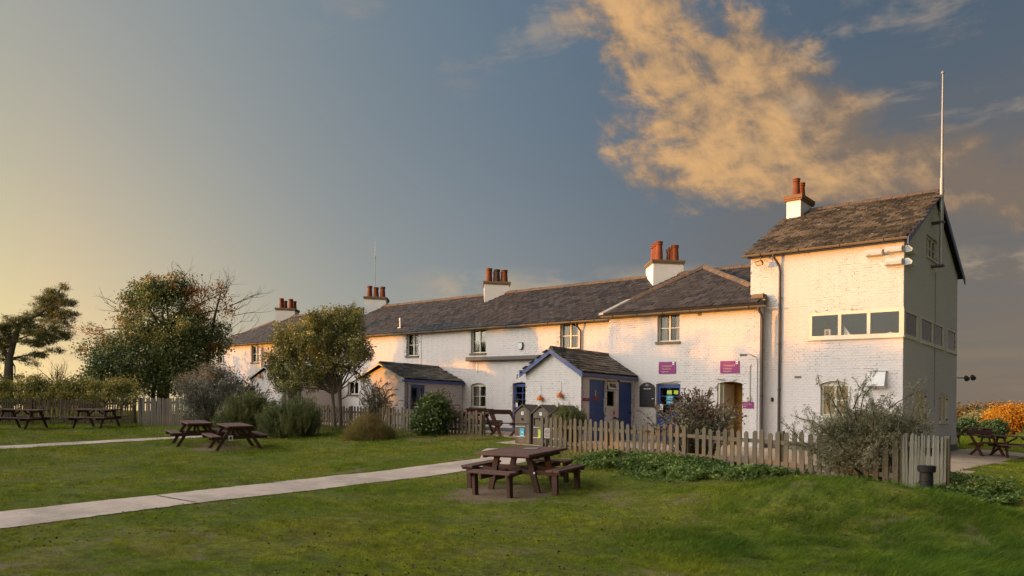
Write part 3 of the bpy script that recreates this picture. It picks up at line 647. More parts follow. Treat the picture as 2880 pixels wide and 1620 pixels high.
def window(parent, tf, a0, a1, z0, z1, cols=2, rows=2, rise=0., back=.09, fw=.055, glass='glass', behind=None, sill=None, proud=0., frame_mat='cream', bar=.026, name='window'):
    """frame (part) with a pane per light, glazing bars and sill as its pieces"""
    b0, b1 = -back - .06 + proud, -back + proud; mb = MB(tf)
    mb.box(a0, a0 + fw, b0, b1, z0, z1); mb.box(a1 - fw, a1, b0, b1, z0, z1); mb.box(a0 + fw, a1 - fw, b0, b1, z0, z0 + fw)
    if rise: 
        A = arc_pts(a0, a1, z1, rise); poly = [(a0 + fw, z1 - fw)] + [(a1 - fw, z1 - fw)] + [(a1 - fw, z1)] + [p for p in A[::-1]][1:-1] + [(a0 + fw, z1)]
        n = len(poly); mb.add([(p[0], b1, p[1]) for p in poly] + [(p[0], b0, p[1]) for p in poly], [tuple(range(n)), tuple(range(2 * n - 1, n - 1, -1))] + [(i, (i + 1) % n, (i + 1) % n + n, i + n) for i in range(n)])
    else: mb.box(a0 + fw, a1 - fw, b0, b1, z1 - fw, z1)
    cw = (a1 - a0 - 2 * fw) / cols
    for c in range(1, cols): mb.box(a0 + fw + cw * c - fw * .55, a0 + fw + cw * c + fw * .55, b0, b1 + .004, z0 + fw, z1 - fw)
    f = mb.build(name, frame_mat, parent, shear=True, bevel=0)
    lo, hi = z0 + fw, z1 - fw; rh = (hi - lo) / rows
    for c in range(cols):
        x0 = a0 + fw + cw * c + (fw * .55 if c else 0); x1 = a0 + fw + cw * (c + 1) - (fw * .55 if c < cols - 1 else 0)
        for r in range(rows):
            MB(tf).box(x0, x1, (b0 + b1) / 2 - .004, (b0 + b1) / 2 + .002, lo + rh * r, lo + rh * (r + 1)).build('pane', glass, f, shear=True)
            if r: MB(tf).box(x0, x1, (b0 + b1) / 2 + .003, b1 - .006, lo + rh * r - bar / 2, lo + rh * r + bar / 2).build('glazing_bar', frame_mat, f, shear=True)
    if behind:
        kind, m_ = behind
        if kind == 'full': MB(tf).box(a0 + fw, a1 - fw, b0 + .006, b0 + .014, z0 + fw, z1 - fw).build('blind', m_, f, shear=True)
        else:
            for x0, x1 in ((a0 + fw, a0 + fw + (a1 - a0) * .24), (a1 - fw - (a1 - a0) * .24, a1 - fw)): 
                q = MB(tf); n = 8
                for i in range(n):
                    u0_, u1_ = x0 + (x1 - x0) * i / n, x0 + (x1 - x0) * (i + 1) / n; y0, y1 = b0 - .07 + .02 * (i % 2), b0 - .07 + .02 * ((i + 1) % 2)
                    q.quad((u0_, y0, z0), (u1_, y1, z0), (u1_, y1, z1), (u0_, y0, z1))
                q.build('curtain', m_, f, shear=True)
    if sill:
        so, st, sm = sill; MB(tf).box(a0 - .05, a1 + .04, -back - .02, so, z0 - st, z0 - .002).build('sill', sm, f, shear=True, bevel=.006)
    return f
def glazed_door(parent, tf, a0, a1, z1, back=.10, rows=3, lower=.78, rise=0.):
    b0, b1 = -back - .045, -back; mb = MB(tf); s = .10; w = a1 - a0; zb = .04
    mb.box(a0, a0 + s, b0, b1, zb, z1); mb.box(a1 - s, a1, b0, b1, zb, z1); mb.box(a0 + s, a1 - s, b0, b1, z1 - .12, z1); mb.box(a0 + s, a1 - s, b0, b1, zb, zb + .2)
    mb.box(a0 + s, a1 - s, b0, b1, lower, lower + .13); mb.box(a0 + s, a1 - s, b0 + .012, b1 - .014, zb + .2, lower)
    d = mb.build('door', 'blue', parent, shear=True)
    lo, hi = lower + .13, z1 - .12; m = (a0 + a1) / 2; rh = (hi - lo) / rows
    MB(tf).box(m - .014, m + .014, b0 + .008, b1 - .004, lo, hi).build('glazing_bar', 'blue', d, shear=True)
    for r in range(1, rows): MB(tf).box(a0 + s, m - .015, b0 + .008, b1 - .004, lo + rh * r - .012, lo + rh * r + .012).box(m + .015, a1 - s, b0 + .008, b1 - .004, lo + rh * r - .012, lo + rh * r + .012).build('glazing_bar', 'blue', d, shear=True)
    for c, (x0, x1) in enumerate(((a0 + s, m - .014), (m + .014, a1 - s))):
        for r in range(rows): MB(tf).box(x0, x1, b0 + .016, b0 + .022, lo + rh * r, lo + rh * (r + 1)).build('pane', 'glass', d, shear=True)
    MB(tf).box(a0 + .035, a0 + .065, b1, b1 + .05, 1.0, 1.12).build('handle', 'greymetal', d, shear=True)
    if rise:
        A = arc_pts(a0, a1, z1 + .03, rise); n = len(A)
        q = MB(tf); q.add([(p[0], b1 + .02, p[1]) for p in A] + [(a1, b1 + .02, z1), (a0, b1 + .02, z1)] + [(p[0], b0, p[1]) for p in A] + [(a1, b0, z1), (a0, b0, z1)], [tuple(range(n + 2)), tuple(range(2 * n + 3, n + 1, -1))] + [(i, (i + 1) % (n + 2), (i + 1) % (n + 2) + n + 2, i + n + 2) for i in range(n + 2)])
        q.build('door_head', 'cream', d, shear=True)
    return d
def plank_door(parent, tf, a0, a1, z1, back=.05, n=8):
    w = (a1 - a0) / n; mb = MB(tf)
    for i in range(n): mb.box(a0 + w * i + .004, a0 + w * (i + 1) - .004, -back - .04, -back, .03, z1 - .01)
    mb.box(a0, a1, -back - .05, -back - .012, .03, z1 - .01)
    return mb.build('plank_door', 'blue', parent, shear=True)
def gutter(parent, P, Q, r=.06, name='gutter', brackets=.95):
    P, Q = Vector(P), Vector(Q); d = (Q - P).normalized(); side = Vector((0, 0, 1)).cross(d).normalized(); up = Vector((0, 0, 1)); n = 7; vs = []; fs = []
    for e in (P, Q):
        for rr in (r, r * .86): vs += [e + side * (rr * math.cos(t)) - up * (rr * math.sin(t)) for t in np.linspace(0, math.pi, n)]
    for k in range(n - 1):
        fs += [(k, k + 1, 2 * n + k + 1, 2 * n + k), (n + k + 1, n + k, 3 * n + k, 3 * n + k + 1), (k + 1, k, n + k, n + k + 1), (2 * n + k, 2 * n + k + 1, 3 * n + k + 1, 3 * n + k)]
    fs += [(0, 2 * n, 3 * n, n), (n - 1, 2 * n - 1, 4 * n - 1, 3 * n - 1)]
    g = MB().add(vs, fs).build(name, 'gutter', parent, shear=True, smooth=True)
    L = (Q - P).length; nb = max(2, int(L / brackets))
    for i in range(nb):
        c = P + d * (L * (i + .5) / nb); m = MB(); m.tube([c + side * (r * 1.12 * math.cos(t)) - up * (r * 1.12 * math.sin(t)) for t in np.linspace(-.15, math.pi + .15, 8)], .012, 4)
        m.build('gutter_bracket', 'pipe', g, shear=True)
    return g
def downpipe(parent, pts, r=.038, clips=()):
    p = MB().tube(pts, r, 10).build('downpipe', 'pipe', parent, shear=True, smooth=True)
    for c in clips:
        z = c; x, y = pts[-1][0], pts[-1][1]; MB().tube([(x, y, z - .03), (x, y, z + .03)], r * 1.3, 10).build('pipe_collar', 'pipe', p, shear=True)
    return p
def pot(parent, c, h=.58, r=.105, mat='pot'):
    return MB().lathe(c, [(r * 1.12, 0), (r * 1.05, .04), (r * .95, h * .45), (r * .84, h * .82), (r * 1.02, h * .84), (r * 1.02, h * .88), (r * .9, h * .89), (r * .92, h * .95), (r * 1.06, h * .96), (r * 1.06, h), (r * .8, h), (r * .78, h * .9)], 16).build('chimney_pot', mat, parent, shear=True, smooth=True)
def text(body, size, mat, parent, tf, a, z, b, bold=0., name='lettering'):
    cu = bpy.data.curves.new('t', 'FONT'); cu.body = body; cu.size = size; cu.extrude = .0012; cu.offset = bold; cu.resolution_u = 2
    ob = bpy.data.objects.new('t', cu); me0 = ob.to_mesh(); vs = [tuple(v.co) for v in me0.vertices]; fs = [tuple(p.vertices) for p in me0.polygons]
    ob.to_mesh_clear(); bpy.data.objects.remove(ob); bpy.data.curves.remove(cu)
    m = MB(); m.v = [tf(a + v[0], b + v[2], z + v[1]) for v in vs]; m.f = fs
    return m.build(name, mat, parent, shear=True)

# ================================================================== LOOKOUT TOWER
def tower():
    T = thing('lookout_tower', (-2.2, 3.4, 0), 'tall white painted brick lookout tower with slate gable roof and corner window band', 'tower')
    W, D, He, Hr = 4.37, 6.79, 6.0, 7.96; sl = (Hr - He) / (D / 2); fy, fx = face_y(0), face_x(0)
    of = [(-2.52, -.10, 3.335, 4.065), (-2.2, -1.4, 1.05, 1.98, .09)]
    wf = wall_mb(fy, -W, 0, 0, He, of).build('front_wall', 'joint', T, shear=True); bricks(wf, 'y', 0, -W, 0, .02, He - .05, of, 300, seed=1)
    os_ = [(.10, 1.52, 3.335, 4.065), (1.86, 4.74, 3.335, 4.065), (5.24, 6.62, 3.335, 4.065), (1.48, 2.58, .95, 1.84), (4.29, 5.46, .95, 1.84), (2.46, 3.85, 5.93, 6.60)]
    def gab(a, z): return z < He + sl * min(a, D - a) - .06
    mb = wall_mb(fx, .25, D - .25, 0, He, os_[:5] + [(2.46, 3.85, 5.93, 6.6)]); mb.tf = fx
    for a0, a1 in ((.0, 2.46), (2.46, 3.85), (3.85, D)):     # gable triangle in strips, open at the gable window
        for k in range(8):
            x0, x1 = a0 + (a1 - a0) * k / 8, a0 + (a1 - a0) * (k + 1) / 8; zb = 6.6 if a0 == 2.46 else He; f_ = lambda a: He + sl * min(a, D - a)
            P = [(x0, zb), (x1, zb), (x1, max(f_(x1), zb + .001)), (x0, max(f_(x0), zb + .001))]
            mb.add([(p[0], 0, p[1]) for p in P] + [(p[0], -.25, p[1]) for p in P], [(0, 1, 2, 3), (7, 6, 5, 4), (0, 4, 5, 1), (1, 5, 6, 2), (2, 6, 7, 3), (3, 7, 4, 0)])
    mb.box(D - .25, D, -.25, 0, 0, He)
    ws = mb.build('side_wall', 'joint', T, shear=True); bricks(ws, 'x', 0, .004, D, .2, Hr, os_, 0, gab, seed=2)
    mb = MB(); mb.box(-W, -.25, D - .25, D, 0, He); mb.box(-W, -W + .25, .25, D - .25, 0, He)
    mb.prism([(-W, 0.02, He), (-W, D - .02, He), (-W, D / 2, Hr - .06)], (.25, 0, 0)); mb.build('rear_wall', 'white', T, shear=True)
    MB().box(-W + .26, -.26, .26, D - .26, 2.82, 2.95).box(-W + .26, -.26, .26, D - .26, 5.2, 5.3).build('floor_slab', 'room', T, shear=True)
    MB().box(-.02, .035, D * .0 + 1.2, D + .03, -.02, .22).box(-W + .5, .034, -.035, .02, -.03, .20).build('plinth', 'plinth', T, shear=True)
    # roof
    ov, og = .24, .14
    def slope(s_):
        y0 = -ov if s_ < 0 else D + ov; z0 = He - sl * ov + .05
        return [(-W - .10, y0, z0), (og, y0, z0), (og, D / 2, Hr + .05), (-W - .10, D / 2, Hr + .05)]
    mb = MB(); mb.prism(slope(-1), (0, 0, .06)); mb.prism(slope(1), (0, 0, .06)); rf = mb.build('roof', 'slategap', T, shear=True)
    S = slope(-1); O, A, B = [(p[0], p[1], p[2] + .062) for p in (S[0], S[1], S[3])]; ln = math.hypot(D / 2 + ov, sl * (D / 2 + ov))
    slates(rf, O, A, B, [(0, 0), (W + .10 + og, 0), (W + .10 + og, ln - .05), (0, ln - .05)], .27, .185, 'slate_tower', 300)
    ridge_tiles(rf, (-3.80, D / 2, Hr + .17), (og, D / 2, Hr + .17))
    mb = MB(); mb.prism([(og + .01, -ov - .05, He - sl * ov - .10), (og + .01, -ov - .05, He - sl * ov + .09), (og + .01, D / 2, Hr + .12), (og + .01, D / 2, Hr - .07)], (.03, 0, 0)); mb.build('bargeboard', 'bargeblue', T, shear=True)
    mb = MB(); mb.prism([(og + .01, D + ov + .1, He - sl * ov - .13), (og + .01, D + ov + .1, He - sl * ov + .07), (og + .01, D / 2 + .002, Hr + .12), (og + .01, D / 2 + .002, Hr - .07)], (.03, 0, 0)); mb.build('bargeboard', 'bargeblue', T, shear=True)
    MB().box(-W - .05, og - .02, -.16, -.004, He - .10, He - .02).build('fascia_board', 'bargeblue', T, shear=True)
    gutter(T, (-W - .16, -.245, He - .03), (og, -.245, He - .03), .062)
    downpipe(T, [(-3.55, -.245, He - .05), (-3.55, -.245, He - .16), (-3.43, -.08, He - .42), (-3.41, -.075, He - .6), (-3.41, -.075, .02)], .036, (4.6, 3.2, 1.8, .5))
    # stack on the ridge's end
    mb = MB(); mb.box(-4.36, -3.88, 2.8, 3.86, 7.2, 8.34); ch = mb.build('chimney', 'render', T, shear=True)
    mb = MB(); mb.box(-4.42, -3.82, 2.74, 3.92, 8.34, 8.40); mb.box(-4.44, -3.80, 2.72, 3.94, 8.40, 8.52); mb.build('chimney_cap', 'capbrick', ch, shear=True, bevel=.008)
    pot(ch, (-4.12, 3.05, 8.52), .62, .12); pot(ch, (-4.12, 3.55, 8.52), .60, .11)
    MB().prism([(-4.45, 2.7, 7.62), (-3.8, 2.7, 7.62), (-3.72, 3.4, 8.06), (-4.45, 3.4, 8.06)], (0, 0, .03)).build('flashing', 'lead', ch, shear=True)
    # windows
    w1 = window(T, fy, -2.54, -.02, 3.31, 4.075, 3, 1, 0, .0, .085, sill=(.07, .05, 'cream'), proud=.018)
    for a0, a1, c in ((.02, 1.5, 1), (1.86, 4.74, 2), (5.24, 6.64, 1)):
        window(T, fx, a0, a1, 3.31, 4.075, c, 1, 0, .0, .075, sill=(.05, .045, 'cream'), proud=.014)
    MB().box(-.10, .019, -.019, .10, 3.30, 4.08).build('corner_post', 'cream', T, shear=True)
    window(T, fy, -2.2, -1.4, 1.05, 1.98, 2, 2, .09, .10, .06, behind=('full', 'blind'), sill=(.05, .06, 'cream'))
    for a0, a1 in ((1.48, 2.58), (4.29, 5.46)):
        f = window(T, fx, a0, a1, .98, 1.84, 2, 2, 0, .03, .07, behind=('full', 'blind'), glass='blind', sill=(.07, .07, 'cream'))
        for z in (1.05, 1.70):
            for a in (a0 + .03, a1 - .03): MB(fx).box(a - .05, a + .05, -.028, .012, z, z + .03).build('shutter_hinge', 'black', f, shear=True)
    window(T, fx, 2.46, 3.85, 5.93, 6.60, 3, 2, 0, .06, .06, behind=('full', 'curtain'), sill=(.05, .05, 'cream'))
    MB(fy).box(-2.96, -2.76, 0, .012, 2.15, 2.22).build('air_brick', 'capgrey', T, shear=True)
    MB().tube([(.02, 3.55, 5.6), (.02, 3.55, 1.45)], .012, 6).build('cable_conduit', 'greymetal', T, shear=True)
    return T
tower()

# ================================================================== COTTAGE ROW
def diag_stack(T, x, pots, lh=1.15):
    """stack set diagonally across the ridge; (x, 1.83) is its front corner"""
    s = math.sqrt(.5); e1 = Vector((s, s, 0)); e2 = Vector((-s, s, 0)); c0 = Vector((x, 1.83, 0))
    def P(u, v, z): q = c0 + e1 * u + e2 * v; return (q.x, q.y, z)
    def blk(u0, u1, v0, v1, z0, z1): return MB(P).box(u0, u1, v0, v1, z0, z1)
    ch = blk(0, 1.15, 0, lh, 5.2, 6.58).build('chimney', 'render', T, shear=True)
    m = MB(P); m.box(-.04, 1.19, -.04, lh + .04, 6.58, 6.635); m.box(-.06, 1.21, -.06, lh + .06, 6.635, 6.72); m.build('chimney_cap', 'capgrey', ch, shear=True, bevel=.008)
    for u, v, h, mt in pots: pot(ch, P(u, v, 6.72), h, .145, mt)
    m = MB(P); m.add([(-.12, -.12, 5.66), (1.27, -.12, 6.24), (1.27, -.0, 6.26), (0, 0, 5.78), (-.12, 1.2, 6.24), (0, 1.2, 6.26)], [(0, 1, 2, 3), (0, 3, 5, 4)])
def cottages():
    T = thing('cottage_terrace', (-20, 2.6, K * 20), 'long white painted brick cottage terrace with grey slate roof and diagonal chimney stacks', 'house')
    fy = face_y(0); He, D, Hr, xl = 4.36, 5.2, 6.12, -39.9
    up = [(-11.96, -11.08, 3.30, 4.30), (-16.80, -15.90, 3.26, 4.28), (-21.07, -20.20, 3.24, 4.27), (-25.9, -25.05, 3.24, 4.27), (-30.6, -29.7, 3.24, 4.27), (-35.37, -34.46, 3.19, 4.2), (-39.6, -38.7, 3.19, 4.2)]
    bayo = [(-7.62, -6.55, 0., 2.08), (-5.36, -4.40, 0., 2.12), (-7.58, -6.62, 3.32, 4.33)]
    gf = [(-16.77, -15.88, .96, 1.90, .09), (-14.38, -13.50, 0., 1.97, .05), (-25.65, -24.75, 1.40, 2.05), (-23.3, -22.4, .95, 1.95)]
    ops = up + gf
    wf = wall_mb(fy, xl, -4.37, 0, He, ops + bayo).build('front_wall', 'joint', T, shear=True); bricks(wf, 'y', 0, -39.9, -9.5, .02, He - .02, ops, 0, seed=5)
    MB().box(xl, -4.38, D - .25, D, 0, He).box(xl, xl + .25, .25, D - .25, 0, He).build('rear_wall', 'white', T, shear=True)
    MB().box(xl + .26, -4.4, .26, D - .26, 2.55, 2.65).build('floor_slab', 'room', T, shear=True)
    MB().box(-17.2, -10.8, -.03, .02, -.02, .16).build('plinth', 'plinth', T, shear=True)
    ov = .2; sl = (Hr - He) / (D / 2); z0 = He - sl * ov + .04; hx = xl - .15; hr = -35.9
    fr = [(hx, -ov, z0), (-4.40, -ov, z0), (-4.40, D / 2, Hr + .04), (hr, D / 2, Hr + .04)]; bk = [(hx, D + ov, z0), (-4.40, D + ov, z0), (-4.40, D / 2, Hr + .04), (hr, D / 2, Hr + .04)]
    m = MB(); m.prism(fr, (0, 0, .05)); m.prism(bk, (0, 0, .05)); m.prism([(hx, -ov, z0), (hx, D + ov, z0), (hr, D / 2, Hr + .04)], (0, 0, .05)); rf = m.build('roof', 'slategap', T, shear=True)
    q = [(p[0], p[1], p[2] + .052) for p in fr]; ln = math.hypot(D / 2 + ov, Hr + .04 - z0); Lx = -4.40 - hx
    slates(rf, q[0], q[1], (hx, D / 2, Hr + .04 + .052), [(0, 0), (Lx, 0), (Lx, ln - .03), (hr - hx, ln - .03)], .28, .19, 'slate', 300, seed=8)
    ridge_tiles(rf, (hr, D / 2, Hr + .16), (-4.42, D / 2, Hr + .16)); ridge_tiles(rf, (hx, -ov, z0 + .13), (hr, D / 2, Hr + .16), r=.11)
    gutter(T, (hx, -.27, He - .07), (-9.6, -.27, He - .07), .058, brackets=1.05)
    MB().box(xl, -9.6, -.19, -.004, He - .13, He - .06).build('fascia_board', 'gutter', T, shear=True)
    for i, o in enumerate(up):
        window(T, fy, o[0], o[1], o[2], o[3], 2, 2, 0, .11, .05, behind=('sides', 'curtain'), sill=(.06, .075, 'sill'))
    window(T, fy, *gf[0][:4], 2, 2, .09, .10, .055, behind=('sides', 'curtain'), sill=(.06, .085, 'sill'))
    for o in gf[2:]: window(T, fy, o[0], o[1], o[2], o[3], 2, 1, 0, .10, .055, behind=('sides', 'curtain'), sill=(.06, .08, 'sill'))
    glazed_door(T, fy, gf[1][0], gf[1][1], 1.97, .12, 3, .95)
    downpipe(T, [(-11.0, -.27, He - .08), (-11.0, -.27, He - .2), (-10.92, -.07, He - .42), (-10.92, -.07, 2.98)], .034)
    downpipe(T, [(-34.35, -.27, He - .08), (-34.35, -.27, He - .2), (-34.0, -.07, He - .36), (-34.0, -.07, .1)], .034)
    MB(fy).box(-20.02, -19.99, 0, .02, 2.7, 4.2).build('cable_conduit', 'greymetal', T, shear=True)
    for x, n in ((-8.99, 4), (-17.8, 3), (-26.77, 2), (-35.8, 1)):
        if n == 4: P = [(u, v, h, 'pot') for u, h in ((.27, .72), (.88, .60)) for v in (.22, .58, .94)]
        elif n == 3: P = [(.22, .25, .62, 'pot'), (.58, .25, .58, 'pot_dark'), (.93, .25, .57, 'pot'), (.22, .8, .58, 'pot'), (.55, .8, .58, 'pot'), (.9, .8, .6, 'pot')]
        elif n == 2: P = [(.22, .4, .62, 'pot'), (.57, .4, .56, 'pot'), (.92, .4, .6, 'pot')]
        else: P = [(.28, .3, .62, 'pot'), (.85, .3, .6, 'pot'), (.36, .85, .55, 'pot'), (.93, .85, .55, 'pot')]
        diag_stack(T, x, P)
    # ---- projecting tea-room bay with its own roof slope
    fe = face_y(-.30); oe = [(-7.52, -6.68, 3.38, 4.31), (-7.55, -6.63, 0., 1.95, .06), (-5.31, -4.47, 0., 1.97, .07)]
    xa, xb = -9.49, -3.92
    m = wall_mb(fe, xa, xb, 0, 4.34, oe, .28); we = m.build('bay_wall', 'joint', T, shear=True); bricks(we, 'y', -.30, xa, xb, .02, 4.32, oe, 300, seed=6)
    MB().box(xb - .002, xb + .004, -.296, -.004, 0, 4.3).build('bay_return', 'white', T, shear=True)
    zb = 4.37; P0, P1, P2 = (-9.62, -.50, zb), (-3.72, -.50, zb), (-7.28, 2.56, 6.27)
    PR = (-4.50, .55, zb + (6.27 - zb) * (1.05 / 3.06))
    m = MB(); m.prism([P0, P1, PR, P2], (0, 0, .07)); br = m.build('bay_roof', 'slategap', T, shear=True)
    ez = .075; ln = math.hypot(3.06, 1.9)
    slates(br, (P0[0], P0[1], P0[2] + ez), (P1[0], P1[1], P1[2] + ez), (P0[0], P2[1], P2[2] + ez), [(0, 0), (P1[0] - P0[0], 0), (PR[0] - P0[0], ln * 1.05 / 3.06), (P2[0] - P0[0], ln)], .30, .21, 'slate_ext', 300, seed=9)
    ridge_tiles(br, (P0[0] + .62, P0[1] + .80, zb + .50 + .17), (P2[0], P2[1], P2[2] + .17), r=.12); ridge_tiles(br, (PR[0] - .05, PR[1], PR[2] + .18), (P2[0], P2[1], P2[2] + .17), r=.12)
    m = MB(); m.prism([(P0[0] - .22, P0[1] + .05, zb + .05), (P0[0] + .05, P0[1] + .02, zb + .06), (P0[0] + .66, P0[1] + .82, zb + .62), (P0[0] + .40, P0[1] + .85, zb + .60)], (0, 0, .06)); m.prism([(PR[0] - .1, PR[1], PR[2] + .1), (PR[0] + .35, PR[1] - .25, PR[2] - .02), (P1[0] - .05, P1[1] + .2, zb + .16), (P1[0] - .45, P1[1] + .2, zb + .16)], (0, 0, .05)); m.build('flashing', 'lead', br, shear=True)
    MB().box(-4.22, -3.84, -.29, -.02, 4.46, 4.74).build('stone_block', 'capgrey', T, shear=True, bevel=.01)
    gutter(T, (-9.65, -.56, zb - .03), (-3.66, -.56, zb - .03), .06)
    MB().box(-9.5, -3.9, -.46, -.304, 4.27, 4.34).build('fascia_board', 'gutter', T, shear=True)
    downpipe(T, [(-3.86, -.56, zb - .05), (-3.86, -.56, zb - .16), (-3.83, -.40, zb - .30), (-3.83, -.36, zb - .45), (-3.83, -.36, .02)], .04, (3.0, 1.6))
    window(T, fe, *oe[0], 2, 2, 0, .11, .05, behind=('sides', 'curtain'), sill=(.06, .08, 'sill'))
    glazed_door(T, fe, -7.55, -6.63, 1.95, .12, 3, .85, rise=.05)
    # open lookout doorway: ochre lining, white inner jamb
    m = MB(fe); m.box(-5.31, -4.47, -1.25, -1.22, 0, 2.04); m.box(-4.48, -4.45, -1.22, -.29, 0, 2.04); m.box(-5.34, -5.31, -1.22, -.29, 0, 2.04); m.box(-5.31, -4.47, -1.22, -.29, 2.045, 2.06); m.box(-5.31, -4.47, -1.22, -.29, -.01, .02)
    m.build('doorway_lining', 'ochre', T, shear=True)
    MB(fe).box(-5.30, -5.24, -.26, -.04, 0, 2.0).build('door_jamb', 'cream', T, shear=True)
    MB(fe).box(-5.235, -5.18, -.95, -.2, .02, 1.98).build('open_door', 'cream', T, shear=True)
    MB(fe).box(-6.02, -5.88, .0, .015, 4.18, 4.28).build('air_brick', 'capgrey', T, shear=True)
    # flue on the roof slope and a missing-slate scar
    p = (-21.8, .25, He + sl * .25); m = MB(); m.tube([p, (p[0], p[1], p[2] + .42)], .055, 10); m.tube([(p[0], p[1], p[2] + .42), (p[0], p[1], p[2] + .55)], .075, 10); m.box(p[0] - .11, p[0] + .11, p[1] - .10, p[1] + .10, p[2] + .07, p[2] + .10); m.build('flue_pipe', 'whitemetal', T, shear=True, smooth=True)
    return T
cottages()

# ================================================================== GABLED OUTBUILDINGS
def outbuilding(label, x0, x1, y0, yj, He, Hr, blue_gable, dress, nslate=300, nbrick=0, rname='outbuilding'):
    c = ((x0 + x1) / 2, (y0 + yj) / 2); T = thing(rname, (c[0], c[1], -K * c[0]), label, 'outbuilding')
    xm = (x0 + x1) / 2; sl = (Hr - He) / ((x1 - x0) / 2); fy, fx = face_y(y0), face_x(x1); ops = dress['ops']
    m = wall_mb(fx, y0 + .02, yj - .01, 0, He - .02, ops, .2); wr = m.build('side_wall', 'joint', T, shear=True)
    bricks(wr, 'x', x1, y0 + .01, yj - .01, .02, He - .04, ops, 0, seed=12)
    m = MB(fy); m.box(x0, x1, -.2, 0, 0, He); m.prism([(x0, -.2, He), (x1, -.2, He), (xm, -.2, Hr - .08)], (0, .2, 0)); wf = m.build('gable_wall', 'joint', T, shear=True)
    bricks(wf, 'y', y0, x0, x1, .02, Hr, [], nbrick, lambda a, z: z < He + sl * min(a - x0, x1 - a) - .1, seed=13)
    MB().box(x0, x0 + .2, y0 + .2, yj, 0, He).build('far_wall', 'white', T, shear=True)
    og, oe = .13, .13; ez = He - sl * oe + .03
    m = MB(); L_ = [(x0 - oe, y0 - og, ez), (x0 - oe, yj, ez), (xm, yj, Hr + .03), (xm, y0 - og, Hr + .03)]; R_ = [(x1 + oe, y0 - og, ez), (x1 + oe, yj, ez), (xm, yj, Hr + .03), (xm, y0 - og, Hr + .03)]
    m.prism(L_, (0, 0, .035)); m.prism(R_, (0, 0, .035)); rf = m.build('roof', 'slategap', T, shear=True)
    ln = math.hypot((x1 - x0) / 2 + oe, Hr + .03 - ez); q = .037
    slates(rf, (x1 + oe, y0 - og, ez + q), (x1 + oe, yj, ez + q), (xm, y0 - og, Hr + .03 + q), [(0, 0), (yj - y0 + og, 0), (yj - y0 + og, ln), (0, ln)], .25, .17, 'slate_porch', nslate, seed=14)
    slates(rf, (x0 - oe, yj, ez + q), (x0 - oe, y0 - og, ez + q), (xm, yj, Hr + .03 + q), [(0, 0), (yj - y0 + og, 0), (yj - y0 + og, ln), (0, ln)], .25, .17, 'slate_porch', 0, seed=15)
    ridge_tiles(rf, (xm, y0 - og, Hr + .13), (xm, yj - .05, Hr + .13), 'slate_porch', .4, .09, .06)
    th = .17 if blue_gable else .06; mt = 'bargeblue' if blue_gable else 'cream'
    for sx in (-1, 1):
        xe = (x0 - oe if sx < 0 else x1 + oe) + sx * .02; ee = He - sl * (oe + .02) + .06
        MB().prism([(xe, y0 - og - .004, ee - th), (xe, y0 - og - .004, ee), (xm, y0 - og - .004, Hr + .07), (xm, y0 - og - .004, Hr + .07 - th)], (0, -.03, 0)).build('bargeboard', mt, T, shear=True)
    MB().box(x1 + .01, x1 + oe + .02, y0 - og, yj, ez - .115, ez - .003).build('fascia_board', 'blue' if not blue_gable else 'bargeblue', T, shear=True)
    return T, fy, fx
T1, fy1, fx1 = outbuilding('small white brick toilet block with blue bargeboards and two blue plank doors', -10.73, -8.40, -3.41, -.02, 2.22, 2.90, True,
    dict(ops=[(-2.97, -2.07, 0, 1.99), (-2.0, -1.47, 1.08, 1.99), (-1.29, -.43, 0, 1.99)]), 300, 300)
d1 = plank_door(T1, fx1, -2.97, -2.07, 1.99); d2 = plank_door(T1, fx1, -1.29, -.43, 1.98)
MB(fx1).tube([(-2.14, -.05, 1.38), (-2.14, .0, 1.38), (-2.14, .0, .98), (-2.14, -.05, .98)], .014, 6).build('door_handle', 'whitemetal', d1, shear=True)
MB(fx1).box(-2.60, -2.53, -.052, -.044, 1.45, 1.66).build('door_plate', 'greymetal', d1, shear=True)
MB(fx1).box(-2.68, -2.36, -.052, -.042, 1.30, 1.44).build('door_notice', M_plain('brown_red_plate', (.20, .05, .035), None, .5), d1, shear=True)
MB(fx1).box(-.56, -.50, -.05, .0, .92, .98).build('door_handle', 'black', d2, shear=True)
w_ = window(T1, fx1, -2.0, -1.47, 1.10, 1.70, 1, 1, 0, .02, .05, behind=('full', 'curtain'), sill=(.05, .05, 'cream'))
mv = MB(); 
def vent_tf(a, b, z): t = R(24); zz = z - 1.99; return fx1(a, b * math.cos(t) - zz * math.sin(t) + .01, 1.97 + zz * math.cos(t) + b * math.sin(t))
window(T1, vent_tf, -1.98, -1.49, 1.72, 1.97, 1, 1, 0, .0, .045, name='vent_window')
T2, fy2, fx2 = outbuilding('small white gabled porch with blue glazed side door beside the climber-clad fence', -20.17, -17.26, -3.25, -.02, 2.02, 2.58, False, dict(ops=[(-2.93, -2.17, 0, 1.80)]), 300, 0)
glazed_door(T2, fx2, -2.93, -2.17, 1.80, .05, 2, .7)
T3, fy3, fx3 = outbuilding('white gabled porch with amber globe lamp behind the evergreen oak', -29.32, -26.40, -3.25, -.02, 2.02, 2.58, False, dict(ops=[(-2.93, -2.17, 0, 1.80)]), 0, 0)
glazed_door(T3, fx3, -2.93, -2.17, 1.80, .05, 2, .7)

